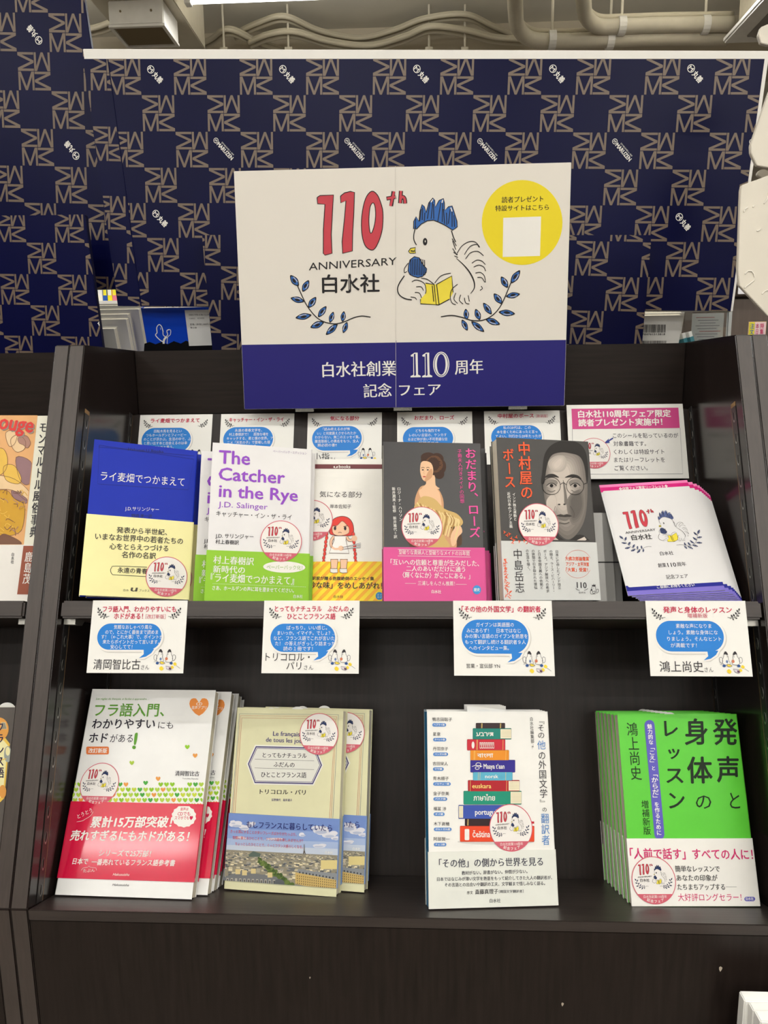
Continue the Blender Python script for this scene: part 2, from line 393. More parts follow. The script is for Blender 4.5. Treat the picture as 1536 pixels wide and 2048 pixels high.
# ------------------------------------------------------------------ the slanted display units
ZL = VL*CS; YL = Y0+VL*SN                   # lip of the lower shelf
YB = 1.078; YR = 1.036                     # back of the unit, front of its upright top rail
def yz(v, w_): return (Y0+v*SN+w_*CS, HC+v*CS-w_*SN)
def ext(poly, x0, x1, name, m, parent, bevel=0, mi=None):
    return MB().prism(poly, lambda p, t: (t, p[0], p[1]), x0, x1).build(name, m, parent, bevel=bevel)
def make_unit(M):
    u = empty('display_shelf', Vector((0, 0, 0)))
    zf = HC+ZT; yf = Y0+ZT/CS*SN
    side = [(yf, zf), (YB, zf), (YB, .02), (YL, .02), (YL, HC+ZL)]
    for a0, a1 in ((XL-PT, XL), (XR, XR+PT)):
        o = MB().prism(side, lambda p, t: (t, p[0], p[1]), a0+.0002, a1-.0002)
        n = len(o.f)
        for i, f in enumerate(o.f):            # front edge band is lighter than the faces
            xs = [o.v[k] for k in f]
            if len(f) == 4 and all(abs(q.y-(Y0+(q.z-HC)*SN/CS)) < 2e-3 for q in xs): o.m[i] = 1
            if len(f) == 4 and all(abs(q.y-YL) < 1e-4 for q in xs): o.m[i] = 1
        sp = o.build('side_panel', [WOODS, EDGE], u, bevel=.0012)
        inner = a1 if a0 < 0 else a0; sg = 1 if a0 < 0 else -1
        for w0, w1, v1, raw in ((.017, .0285, -.026, 1), (.146, .156, .022, 0)):
            v0 = VL
            P = [yz(v0+.001, w0), yz(v1, w0), yz(v1, w1), yz(v0+.001, w1)]
            st = ext(P, inner, inner+sg*.0006, 'slotted_strip', METAL, u)
            g_ = [yz(v0+.001, w1), yz(v1, w1), yz(v1, w1+.0012), yz(v0+.001, w1+.0012)]
            ext(g_, inner, inner+sg*.0004, 'strip_groove', RAW, u)
            if raw: ext([yz(v1, w0), yz(v1+.005, w0), yz(v1+.005, w1), yz(v1, w1)], inner, inner+sg*.0004, 'strip_groove', RAW, u)
            vv = v1-.012; wc = (w0+w1)/2
            while vv > v0+.01:
                f = lambda p, t: (t, p[0], p[1])
                rim = [yz(vv+.0062*math.cos(q_), wc+.0028*math.sin(q_)) for q_ in [math.pi*2*k/12 for k in range(12)]]
                hole = [yz(vv+.001+.005*math.cos(q_), wc-.0004+.0019*math.sin(q_)) for q_ in [math.pi*2*k/12 for k in range(12)]]
                b = MB().prism(rim, f, inner+sg*.0006, inner+sg*.0009, 1).prism(hole, f, inner+sg*.0009, inner+sg*.0011, 0)
                sl_ = b.build('slot', [SLOT, STEEL], st); vv -= .0253
    ext([yz(VL-.03, WB), yz(.0225, WB), (YB-.002, yz(.0225, WB)[1]), (YB-.002, .9), (yz(VL-.03, WB+.012)[0], yz(VL-.03, WB+.012)[1])], XL, XR, 'back_panel', WOODV, u)
    ext([(YR, HC-.0395), (YR, HC+ZT-.001), (YR+.018, HC+ZT-.001), (YR+.018, HC-.0395)], XL+.0003, XR-.0003, 'top_rail', WOODH, u, bevel=.0008)
    ext([yz(VU, 0), yz(VU, WB-.0005), yz(VU-TS, WB-.0005), yz(VU-TS, 0)], XL+.0028, XR-.0022, 'upper_shelf', WOODF, u, bevel=.0022)
    ext([yz(VL, 0), yz(VL, WB-.0005), yz(VL-.012, WB-.0005), (YL+.018, HC+ZL-.012), (YL, HC+ZL-.0120)], XL+.0003, XR-.0003, 'lower_shelf', WOODF, u, bevel=.0008)
    ext([(YL+.001, HC+ZL-.0124), (YL+.019, HC+ZL-.0124), (YL+.019, .02), (YL+.001, .02)], XL+.0003, XR-.0003, 'base_panel', WOODV, u, bevel=.0006)
    for sg, inner in ((1, XL), (-1, XR)):       # brackets under the upper shelf
        for w_ in (.026, .13):
            ext([yz(VU-TS, w_-.012), yz(VU-TS, w_+.012), yz(VU-TS-.006, w_+.006), yz(VU-TS-.006, w_-.012)], inner+sg*.0012, inner+sg*.014, 'shelf_bracket', STEEL, u)
    MB().box(XL-PT+.002, XR+PT-.002, YL+.004, YB-.004, 0, .02).build('plinth', SLOT, u)
    return u
unit = make_unit(None)
tag(unit, 'dark brown slanted wooden display shelf in the centre, two tiers of face-out books', 'bookshelf', 'dark wood display shelves')
PITCHX = XR-XL+2*PT
copy_tree(unit, Matrix.Translation((-PITCHX, 0, 0)), 'dark brown slanted display shelf cut off by the left edge, holding an art book')
copy_tree(unit, Matrix.Translation((PITCHX, 0, 0)), 'dark brown slanted display shelf at the right edge, only its side panel showing')

CHIP = mat('paint_chip', (176, 164, 148), .7)
for px, py, r_ in ((1441, 1937, .0024), (1125, 2008, .0018), (620, 1955, .0010)):
    q = at(px, py, YL+.001); MB().prism([(q.x, q.z+r_), (q.x+r_*.7, q.z+r_*.4), (q.x+r_*.4, q.z-r_*.5), (q.x-r_*.1, q.z-r_*1.4), (q.x-r_*.6, q.z-r_*.3), (q.x-r_*.6, q.z+r_*.6)], lambda p, t: (p[0], t, p[1]), YL+.0006, YL+.0011).build('paint_chip', CHIP, unit)

# ------------------------------------------------------------------ wrapping paper boards
NAVY = mat('navy_wrapping_paper', (6, 9, 52), .3, noise=.12, scale=7, bump=.05, spec=.10)
GOLD = mat('dull_gold_print', (104, 88, 74), .4, metal=.1)
FOAM = mat('white_foam_board', (240, 238, 232), .55)
MLEG, MDIA = [(0, 0), (.13, 0), (.13, .74), (0, 1)], [(0, 1), (.13, .74), (.435, 0), (.5, .20), (.17, 1)]
MSHAPE = [MLEG, MDIA, [(.435, 0), (.565, 0), (.5, .20)], [(1-x, y) for x, y in MDIA][::-1], [(1-x, y) for x, y in MLEG][::-1]]
def clip_poly(pts, lim):
    for i in range(len(lim)):
        a, b = Vector(lim[i]), Vector(lim[(i+1) % len(lim)]); n = Vector((-(b-a).y, (b-a).x)); out = []
        for k in range(len(pts)):
            p, q = pts[k], pts[(k+1) % len(pts)]; dp, dq = (p-a).dot(n), (q-a).dot(n)
            if dp >= 0: out.append(p)
            if dp*dq < 0: out.append(p+(q-p)*(dp/(dp-dq)))
        pts = out
        if len(pts) < 3: return []
    return pts
def wrapping(parent, outline, Y, org, cell, rot, par=0, flip=False, z=.0003, marks=(), name='wrapping_paper_print', cellv=None, back=False):
    """M blocks in a checker; outline: (X, Z) corners counter-clockwise, org: a block's lower left corner; the paper faces -Y"""
    V, F, MI = [], [], []; c, s_ = math.cos(rot), math.sin(rot); cv = cellv or cell
    def W(x, y): return Vector((org[0]+x*c*cell-y*s_*cv, org[1]+x*s_*cell+y*c*cv))
    def put(P, k, L=0):
        P = clip_poly(P, outline)
        if len(P) < 3: return
        b = len(V); V.extend([(p.x, Y-z-L*.0002, p.y) for p in P]); F.append(list(range(b, b+len(P)))); MI.append(k)
    N = 26
    for i in range(-N, N):
        for j in range(-N, N):
            if (i+j+par) % 2: continue
            q = W(i+.5, j+.5)
            if not (min(a[0] for a in outline)-cell < q.x < max(a[0] for a in outline)+cell and min(a[1] for a in outline)-cell < q.y < max(a[1] for a in outline)+cell): continue
            for (ox, oy, r) in ((0, .5, 1), (.5, .5, 2), (.5, 0, 3), (0, 0, 0)):
                rr = (r+(2 if flip else 0)) % 4
                if flip: ox, oy = .5-ox, .5-oy
                for st in MSHAPE:
                    P = []
                    for (x, y) in st:
                        x, y = x-.5, y-.5
                        for _ in range(rr): x, y = -y, x
                        P.append(W(i+ox+.25+x*.485, j+oy+.25+y*.485))
                    put(P, 0)
    for (i, j, kind, ang) in marks:             # small marks in blank cells
        vs_all = []
        ca, sa = math.cos(ang), math.sin(ang)
        def G(x, y): return W(i+.5+(x*ca-y*sa), j+.5+(x*sa+y*ca))
        ringp = [(-.27+.11*math.cos(t), .11*math.sin(t)) for t in [2*math.pi*k/16 for k in range(17)]]
        if kind == 'A':
            for k in range(16):
                a_, b_ = ringp[k], ringp[k+1]; m1 = lambda p: (-.27+(p[0]+.27)*.82, p[1]*.82)
                put([G(*a_), G(*b_), G(*m1(b_)), G(*m1(a_))], 1)
            sets = (('M', -.335, -.055, .13, .11, 'b'), ('丸善', -.14, -.085, .34, .17, 'h'))
        else:
            for k in range(16):
                a_, b_ = ringp[k], ringp[k+1]; sc = lambda p, m: (-.36+(p[0]+.27)*m*.7, p[1]*m*.7)
                put([G(*sc(a_, 1)), G(*sc(b_, 1)), G(*sc(b_, .8)), G(*sc(a_, .8))], 1)
            sets = (('M', -.39, -.035, .06, .07, 'b'), ('MARUZEN', -.27, -.07, .62, .12, 'h'), ('ESTABLISHED in 1869', -.2, .075, .5, .04, 'r'))
        for t, x0, y0, wd, h, wt in sets:
            vs, fs = glyphs(t, wt); g0, g1 = min(v[0] for v in vs), max(v[0] for v in vs)
            e = .72 if t.isascii() else .86
            for f in fs:
                P = [G(x0+(vs[k][0]-g0)/(g1-g0)*wd, y0+vs[k][1]/e*h) for k in f]
                put(P, 1, vs[f[0]][2]*.06)
    # done
    o = mesh_obj(name, V, F, [GOLD, WHITE], MI, parent); return o
def slab(parent, name, pts, Y, th, m, bevel=0):
    """upright sheet in the X-Z plane, front face at Y"""
    return MB().prism(pts, lambda p, t: (p[0], t, p[1]), Y, Y+th).build(name, m, parent, bevel=bevel)
def X_Z(px, py, Y): q = at(px, py, Y); return (q.x, q.z)

YBIG = 1.13
big = empty('wrapped_board', Vector((0, 0, 0))); tag(big, 'widest navy board, gold M pattern and white rim, behind the white poster', 'board', 'navy wrapped boards')
O = [X_Z(236, 612, YBIG), X_Z(1461, 622, YBIG), X_Z(1529, 118, YBIG), X_Z(166, 118, YBIG)]
O1 = [X_Z(238, 611, YBIG), X_Z(1466, 623, YBIG), X_Z(1540, 101, YBIG), X_Z(165, 97, YBIG)]
slab(big, 'foam_backing', O1, YBIG+.0005, .012, FOAM, bevel=.0008)
slab(big, 'wrapping_paper', O, YBIG-.0004, .0008, NAVY)
cell = .0470
orgx, orgz = X_Z(678, 264, YBIG)            # lower left corner of a block in the second row
mk = [(i, 1, 'A', -math.pi/4) for i in (-6, -2, 2, 6, 10)]+[(i, -1, 'B', -math.pi/4) for i in (-4, 0, 4, 8, 12)]
mk += [(i, -3, 'A', -math.pi/4) for i in (-6, -2, 2, 6, 10)]+[(i, -5, 'B', -math.pi/4) for i in (-4, 0, 4, 8, 12)]
OR = [X_Z(283, 614, YBIG), X_Z(1461, 622, YBIG), X_Z(1529, 118, YBIG), X_Z(216, 118, YBIG)]
wrapping(big, OR, YBIG-.0004, (orgx, orgz), cell, -.028, 0, marks=mk, cellv=.0484)
OL = [X_Z(237, 610, YBIG), X_Z(281, 613, YBIG), X_Z(215, 118, YBIG), X_Z(167, 118, YBIG)]
ox, oz = X_Z(186, 322, YBIG)
wrapping(big, OL, YBIG-.0004, (ox, oz), cell, -.05, 0, flip=True, name='folded_flap_print')
# fold crease down the left side
MB().tube([at(216, 119, YBIG-.0006), at(283, 613, YBIG-.0006)], .0006, 6).build('paper_crease', NAVY, big)

sm = empty('wrapped_board', Vector((0, 0, 0))); tag(sm, 'low navy M pattern board standing directly behind the white poster', 'board', 'navy wrapped boards')
YS = 1.112
O = [(X_Z(428, 690, YS)[0], HC-.03), (X_Z(1280, 690, YS)[0], HC-.03), X_Z(1303, 470, YS), X_Z(404, 470, YS)]
slab(sm, 'wrapping_paper', O, YS, .008, NAVY, bevel=.0008)
wrapping(sm, O, YS, X_Z(1208, 622, YS), .0461, -.045, 0, flip=True, marks=[(0, 2, 'A', math.radians(130))], cellv=.0475)

tl = empty('wrapped_board', Vector((0, 0, 0))); tag(tl, 'tall navy M pattern board rising out of the top left corner', 'board', 'navy wrapped boards')
YT = 1.16
O = [(X_Z(190, 578, YT)[0]-.5, X_Z(190, 578, YT)[1]), X_Z(236, 578, YT), X_Z(183, 95, YT), (X_Z(160, -60, YT)[0], X_Z(160, -60, YT)[1]), (X_Z(160, -60, YT)[0]-.5, X_Z(160, -60, YT)[1])]
slab(tl, 'wrapping_paper', O, YT, .008, NAVY, bevel=.0008)
wrapping(tl, O, YT, X_Z(106, 258, YT), .0487, -.045, 0, marks=[(-1, 2, 'A', 2.3), (0, -1, 'A', 2.3), (-3, 0, 'A', 2.3)], cellv=.0520)
lo = empty('wrapped_board', Vector((0, 0, 0))); tag(lo, 'lower navy M pattern board at the left edge, above the left display shelf', 'board', 'navy wrapped boards')
YLo = 1.095
O = [(-.9, HC-.03), (X_Z(212, 690, YLo)[0], HC-.03), X_Z(170, 429, YLo), (-.9, X_Z(0, 427, YLo)[1])]
slab(lo, 'wrapping_paper', O, YLo, .009, NAVY, bevel=.0008)
wrapping(lo, O, YLo, X_Z(57, 548, YLo), .0425, -.03, 0, flip=False, marks=[(0, 2, 'A', -2.3), (2, -2, 'A', -2.3)], cellv=.0435)
# low wooden ledge the boards stand on, back to back with a rear display
r = empty('rear_display_shelf', Vector((0, 0, 0))); tag(r, 'dark rear shelf back to back with the centre display, behind the rail', 'bookshelf')
MB().box(-1.2, 1.2, 1.0805, 1.125, .02, HC-.032).build('rear_panel', WOODV, r)
MB().box(-1.2, 1.2, 1.126, 1.5, .62, .64).build('rear_shelf', WOODH, r)
MB().box(-1.2, 1.2, 1.126, 1.5, HC-.128, HC-.11).build('rear_shelf', WOODH, r)
MB().box(-1.2, 1.2, 1.47, 1.49, 0, HC-.13).build('rear_front_panel', WOODV, r)
MB().box(-1.2, 1.2, 1.126, 1.469, 0, .06).build('plinth', SLOT, r)

# ------------------------------------------------------------------ the anniversary emblem, read in two crops of the poster
LBLUE = ink((52, 104, 178)); YEL = ink((232, 214, 70)); RED1 = ink((196, 66, 78)); PWH = ink((228, 224, 216))
CA, CB = (440, 320, 4.267), (780, 320, 4.042)
def emblem(s, paper=PWH, place=None, L=2, heavy=1.0, leafm=None, fine=True):
    """place: function from poster position to the sheet's measured units"""
    old = (s.k, s.pre); leafm = leafm or LBLUE; K = BLACK
    def use(c):
        s.k = (0, 0, 1); x0, y0, k = c
        s.pre = (lambda x, y: place(x0+x/k, y0+y/k)) if place else (lambda x, y: (x0+x/k, y0+y/k))
    def st(P, lw=7, sm=5, LL=5, m=None, taper=False): s.stroke(P, lw*heavy, m or K, L+LL, smooth=sm, taper=taper)
    use(CA)
    for P in ([(825, 322), (850, 305), (966, 300), (958, 430), (948, 640), (955, 800), (895, 815), (880, 800), (880, 600), (893, 380), (830, 375)],
              [(1025, 310), (1060, 282), (1110, 270), (1145, 278), (1140, 450), (1130, 640), (1128, 780), (1045, 800), (1040, 700), (1060, 500), (1072, 350), (1028, 368)]):
        s.poly(P, RED1, L); st(P+[P[0]], 7, 0, 3)
    P = [(1295, 268), (1340, 300), (1370, 370), (1388, 450), (1385, 580), (1360, 680), (1320, 760), (1280, 770), (1235, 730), (1210, 640), (1205, 520), (1220, 400), (1250, 310)]
    s.poly(P, RED1, L, smooth=3); st(catmull(P, 3, True)+[Vector(P[0])], 7, 0, 3)
    P = [(1303, 368), (1320, 400), (1325, 480), (1315, 560), (1295, 620), (1280, 622), (1270, 560), (1270, 480), (1280, 400)]
    s.poly(P, paper, L+2, smooth=3); st(catmull(P, 3, True)+[Vector(P[0])], 7, 0, 3)
    for a, b in (((1418, 332), (1500, 318)), ((1478, 270), (1458, 396))): s.line(*a, *b, 34, K, L+1); s.line(a[0]+5, a[1], b[0]-5, b[1], 20, RED1, L+2)
    s.text('ANNIVERSARY', 758, 945, 1505, 898, 66, K, L+4, 'b' if heavy > 1.2 else 'r', lat=True, skew=.08)
    s.text('白水社', 872, 1140, 1362, 1134, 145, K, L+4, 'b')
    if fine:
        for (a, b, c_, d) in ((895, 1040, 985, 1040), (895, 1110, 980, 1110), (1105, 1010, 1105, 1110), (1250, 1070, 1252, 1120)): s.line(a, b, c_, d, 3, paper, L+6)
    def leaf(tx, ty, bx, by, w_):
        t, b = Vector((tx, ty)), Vector((bx, by)); d = b-t; n = Vector((-d.y, d.x)).normalized()*w_/2
        P = [t, t+d*.3+n*.85, t+d*.62+n, b, t+d*.62-n, t+d*.3-n*.85]
        s.poly(P, K, L+1, smooth=3)
        Q = [t+(p-t)*.0+(p-(t+d*.5))*.72+(d*.5) if False else (t+d*.5)+(p-(t+d*.5))*.76 for p in P]
        s.poly(Q, leafm, L+2, smooth=3)
        if fine:
            c0 = t+d*.5; s.poly([c0+(p-c0)*.42+n*.12 for p in P], K, L+3, smooth=2); s.stroke([t+d*.25-n*.45, t+d*.7-n*.5], 4, paper, L+4)
    st([(660, 1070), (700, 1160), (740, 1240), (800, 1320), (860, 1370), (930, 1395), (1000, 1400), (1070, 1380), (1140, 1350), (1210, 1335), (1285, 1345)], 8)
    for q in ((600, 985, 672, 1080, 56), (758, 1028, 705, 1128, 52), (603, 1180, 722, 1210, 50), (820, 1172, 755, 1265, 52), (908, 1250, 838, 1345, 48), (645, 1350, 783, 1325, 52),
              (772, 1432, 890, 1385, 54), (968, 1298, 938, 1392, 42), (905, 1495, 1005, 1400, 50), (1058, 1293, 1045, 1385, 42), (1052, 1480, 1085, 1385, 42)): leaf(*q)
    use(CB)
    st([(975, 1000), (930, 1110), (890, 1190), (840, 1250), (780, 1290), (720, 1305), (650, 1300), (590, 1280), (500, 1262), (410, 1272)], 8)
    for q in ((1050, 897, 975, 1005, 52), (897, 948, 950, 1040, 50), (1050, 1090, 935, 1110, 46), (838, 1085, 905, 1170, 50), (752, 1160, 820, 1255, 46), (1010, 1250, 875, 1235, 50),
              (888, 1335, 770, 1290, 50), (610, 1208, 620, 1298, 42), (690, 1210, 725, 1300, 46), (760, 1395, 655, 1310, 46), (625, 1385, 580, 1295, 42)): leaf(*q)
    # the h of 'th'
    for lw, m_, dl in ((34, K, 1), (19, RED1, 2)):
        s.stroke([(86, 252), (80, 352)], lw, m_, L+dl); s.stroke([(82, 318), (100, 300), (116, 318), (120, 354)], lw, m_, L+dl, smooth=3)
    # the bird
    s.poly([(188, 560), (190, 500), (208, 462), (232, 500), (240, 420), (258, 362), (275, 380), (290, 430), (312, 350), (345, 310), (360, 330), (364, 385), (395, 330), (430, 315), (438, 350), (440, 412), (470, 382),
            (500, 375), (515, 420), (540, 500), (542, 545), (505, 572), (440, 530), (400, 510), (350, 490), (300, 495), (250, 522), (215, 560)], leafm, L+1, line=K, lw=7*heavy, LL=L+4)
    if fine:
        for a, b in (((205, 480), (203, 550)), ((250, 400), (238, 500)), ((262, 390), (258, 490)), ((320, 350), (300, 480)), ((345, 340), (330, 480)), ((350, 360), (352, 480)), ((410, 345), (385, 500)), ((425, 350), (420, 505)),
                     ((430, 400), (440, 520)), ((485, 400), (470, 520)), ((500, 410), (500, 545)), ((515, 450), (520, 545)), ((280, 430), (275, 500)), ((455, 430), (458, 530))):
            s.stroke([a, b], 7, K, L+3)
        for a, b in (((252, 372), (246, 400)), ((345, 320), (330, 345)), ((425, 325), (418, 350)), ((490, 388), (500, 420))): s.stroke([a, b], 9, paper, L+3)
    st([(206, 540), (192, 600), (192, 650), (212, 692)], 8); st([(495, 575), (512, 630), (530, 668)], 8)
    for P in ([(500, 640), (535, 700)], [(505, 660), (530, 730)], [(505, 720), (540, 775)], [(518, 780), (548, 792)], [(512, 750), (545, 770)]): st(P, 6, 0)
    s.ell(282, 665, 18*heavy, 30*heavy, K, L+4)
    if fine: s.ell(283, 662, 3.5, 9, paper, L+5)
    s.poly([(148, 742), (165, 718), (205, 712), (200, 732), (206, 756), (160, 758)], YEL, L+1, line=K, lw=6*heavy, LL=L+4); st([(165, 738), (188, 742), (198, 738)], 9, 3)
    s.poly([(150, 850), (160, 812), (195, 786), (235, 796), (265, 850), (295, 885), (290, 915), (262, 945), (225, 955), (190, 945), (160, 930), (145, 900)], leafm, L+1, line=K, lw=7*heavy, LL=L+4)
    if fine:
        for k in range(9): x = 165+k*14; s.stroke([(x, 812-10*math.sin(k/2.5)), (x+4, 930+8*math.sin(k/3))], 7, K, L+3)
    st([(146, 838), (116, 880), (116, 915), (135, 905)], 6)
    st([(115, 940), (75, 1000), (60, 1050), (75, 1095), (120, 1125), (175, 1135)], 9)
    st([(535, 800), (590, 850), (640, 910), (675, 980), (680, 1040), (650, 1085)], 11, taper=True)
    for P in ([(175, 990), (205, 975), (250, 985), (280, 1010), (290, 1060), (285, 1085)], [(210, 1030), (250, 1030), (270, 1060)], [(200, 1075), (235, 1080), (255, 1120)], [(165, 1112), (200, 1117), (215, 1135)],
              [(545, 1010), (500, 1050), (485, 1110), (500, 1160), (530, 1175)], [(530, 1080), (515, 1130), (545, 1165)], [(570, 1095), (560, 1140), (590, 1170)], [(600, 1120), (610, 1160), (640, 1170)], [(630, 1100), (640, 1150)],
              [(540, 760), (580, 700), (640, 665), (690, 670), (725, 712)], [(600, 770), (645, 705), (700, 688), (718, 712)], [(610, 805), (650, 755), (710, 745), (755, 780)], [(660, 840), (700, 815), (740, 822), (770, 852)],
              [(675, 872), (715, 855), (755, 870), (772, 905)], [(690, 920), (730, 915), (762, 945), (770, 995)], [(705, 955), (740, 958), (765, 995)], [(735, 1025), (745, 1045), (725, 1060)],
              [(250, 960), (300, 970), (355, 1010)], [(360, 1000), (400, 950), (440, 930), (490, 920)]): st(P, 6, 4)
    s.poly([(285, 1000), (355, 1010), (370, 1175), (245, 1165), (245, 1130), (290, 1080)], YEL, L+1); s.poly([(375, 1010), (498, 940), (508, 1080), (480, 1130), (395, 1175)], YEL, L+1); s.poly([(355, 1010), (375, 1010), (395, 1175), (370, 1175)], YEL, L+1)
    for P in ([(285, 1000), (355, 1012), (372, 1175), (245, 1167), (245, 1130)], [(375, 1010), (498, 942), (508, 1075)], [(395, 1175), (375, 1010)], [(395, 1175), (480, 1130)], [(340, 1020), (352, 1150)], [(372, 1175), (395, 1177)]): st(P, 7, 0)
    s.k, s.pre = old
def affine_place(cx, cy, scale, rot=0, sy=1.0):
    """puts the emblem's middle (poster 812,525) at (cx,cy), scale = sheet units per poster unit"""
    c, d = math.cos(rot), math.sin(rot)
    return lambda x, y: (cx+((x-812)*c-(y-525)*d*sy)*scale, cy+((x-812)*d+(y-525)*c*sy)*scale)

# ------------------------------------------------------------------ the white poster (A3, landscape)
PX, PY_, PZ = -0.229905, 0.987001, HC-0.032787
PM = Matrix(((1, 0, 0, PX), (0, 0, -1, PY_), (0, 1, 0, PZ), (0, 0, 0, 1)))
po = empty('poster_board', PM); tag(po, 'white poster board with red numerals, a reading bird drawing and a deep blue lower band', 'poster')
PB = ink((38, 34, 112), .4)
MB().box(0, .42, 0, .297, -.005, 0).build('board', FOAM, po, bevel=.0006)
s = Sheet(.42, .297, [(466.5, 342), (1143.5, 325), (1128, 813), (490.5, 818)], dz=.00008)
s._poly([Vector(p) for p in ((.0004, .0004), (.4196, .0004), (.4196, .2966), (.0004, .2966))], ink((226, 221, 212), .4), 0)
s._poly([Vector(p) for p in ((.0004, .0004), (.4196, .0004), (.4196, .0836), (.0004, .0836))], PB, 1)
emblem(s, paper=ink((226, 221, 212), .4))
s.crop(*CB); YELC = ink((232, 212, 36), .4)
s.ell(1068, 510, 327, 345, YELC, 2, n=64)
s.text('読者プレゼント', 902, 352, 1240, 342, 46, BLACK, 4, 'm'); s.text('特設サイトはこちら', 850, 420, 1285, 410, 44, BLACK, 4, 'm')
s.poly([(915, 472), (1222, 462), (1212, 782), (910, 790)], WHITE, 3)
s.crop(*K5) if False else s.crop(480, 660, 2.293)
s.text('白水社創業', 380, 218, 718, 212, 64, WHITE, 4, 'm'); s.text('周年', 985, 208, 1115, 203, 62, WHITE, 4, 'm')
s.text('記念', 568, 312, 697, 308, 58, WHITE, 4, 'm'); s.text('フェア', 730, 306, 920, 303, 54, WHITE, 4, 'm')
for x in (782, 835):                       # inline numerals
    s.poly([(x, 118), (x+18, 106), (x+32, 106), (x+34, 206), (x+46, 212), (x+46, 218), (x, 219), (x, 213), (x+13, 207), (x+12, 124), (x+2, 124)], WHITE, 3)
    s.poly([(x+15, 113), (x+22, 110), (x+25, 208), (x+19, 213), (x+16, 208)], PB, 4)
s.ell(922, 160, 37, 58, WHITE, 3, n=36); s.ell(922, 160, 33, 54, PB, 4, n=36); s.ell(922, 160, 30, 51, WHITE, 5, n=36); s.ell(922, 160, 20, 47, PB, 6, n=36)
s.crop(0, 0, 1); s.line(790, 333, 792, 815, .7, ink((208, 203, 195)), 7); s.line(792, 682, 793, 815, .8, ink((52, 48, 126)), 8)
s.build('poster_print', po)
TAPE = mat('clear_tape', (225, 225, 215), .15, trans=.8)
for x in (.08, .21, .36): MB().box(x-.012, x+.012, -.004, .004, -.0062, -.005).box(x-.012, x+.012, -.004, 0, -.0052, .0002).build('tape', TAPE, po)

# ------------------------------------------------------------------ comment cards
BUB = ink((34, 124, 208), .4); SHD = ink((206, 203, 198)); CARD = ink((236, 235, 230), .45)
def laurel(s, x, y, w_, mirror=False, m=DARK, L=3):
    f = (lambda a, b: (x+(w_-a*w_ if mirror else a*w_), y+b*w_))
    s.stroke([f(.0, .02), f(.08, .25), f(.22, .5), f(.42, .66), f(.65, .70), f(.98, .66)], w_*.03, m, L, smooth=4)
    for a, b, c_, d in ((0, -.05, .06, .2), (.22, .08, .12, .3), (-.05, .32, .12, .38), (.36, .25, .24, .48), (.05, .55, .26, .55), (.52, .38, .42, .64), (.22, .76, .42, .68), (.70, .44, .58, .69), (.5, .88, .62, .72), (.78, .8, .76, .70)):
        t, q = Vector(f(a, b)), Vector(f(c_, d)); e = q-t; n = Vector((-e.y, e.x))*.27
        s.poly([t, t+e*.45+n, q, t+e*.45-n], m, L)
def small_birds(s, x, y, k):
    """two reading birds, k = width in sheet units"""
    Y2, O2, B2 = ink((236, 208, 60)), ink((200, 120, 90)), ink((40, 78, 140)); G = ink((120, 118, 124))
    f = lambda a, b: (x+a*k, y+b*k)
    def lp(P, m, L=3, sm=4, line=G, lw=.016): s.poly([f(*p) for p in P], m, L, smooth=sm, line=line, lw=lw*k if line else 0)
    for sg, cx in ((1, .22), (-1, .58)):
        g_ = lambda a, b: (cx+sg*a, b)
        lp([g_(-.02, .02), g_(.09, .10), g_(.10, .22), g_(.14, .36), g_(-.06, .38), g_(-.12, .26), g_(-.06, .12)], CARD)
        lp([g_(-.20, .16), g_(-.13, .14), g_(-.10, .26), g_(-.14, .33), g_(-.20, .28)], CARD)
        lp([g_(-.05, .05), g_(-.02, -.04), g_(.03, -.06), g_(.08, .0), g_(.09, .06), g_(.02, .03)], DARK, 5, line=None)
        s.ell(*f(*g_(.06, .12)), .010*k, .014*k, DARK, 5)
        s.ell(*f(*g_(-.07, .42)), .055*k, .045*k, B2, 5)
    s.ell(*f(.26, .28), .04*k, .05*k, ink((110, 130, 170)), 5); s.ell(*f(.47, .27), .05*k, .055*k, O2, 5)
    lp([(.26, .36), (.36, .38), (.42, .42), (.34, .45), (.26, .43)], Y2, 4)
    for a, b, r_ in ((.31, .60, .075), (.70, .56, .055), (.79, .45, .06)): lp([(a, b-r_), (a+r_, b), (a+r_*.3, b+r_), (a-r_*.8, b+r_*.5), (a-r_, b-r_*.4)], Y2, 4, line=None)
    lp([(.46, .52), (.64, .54), (.68, .62), (.62, .66), (.50, .62)], ink((214, 206, 214)), 4, sm=0)
    lp([(.58, .56), (.66, .58), (.66, .65), (.58, .63)], ink((92, 60, 80)), 5, sm=0, line=None)
    s.line(*f(.02, .38), *f(.10, .36), .012*k, G, 3); s.line(*f(.84, .50), *f(.98, .60), .012*k, G, 3)
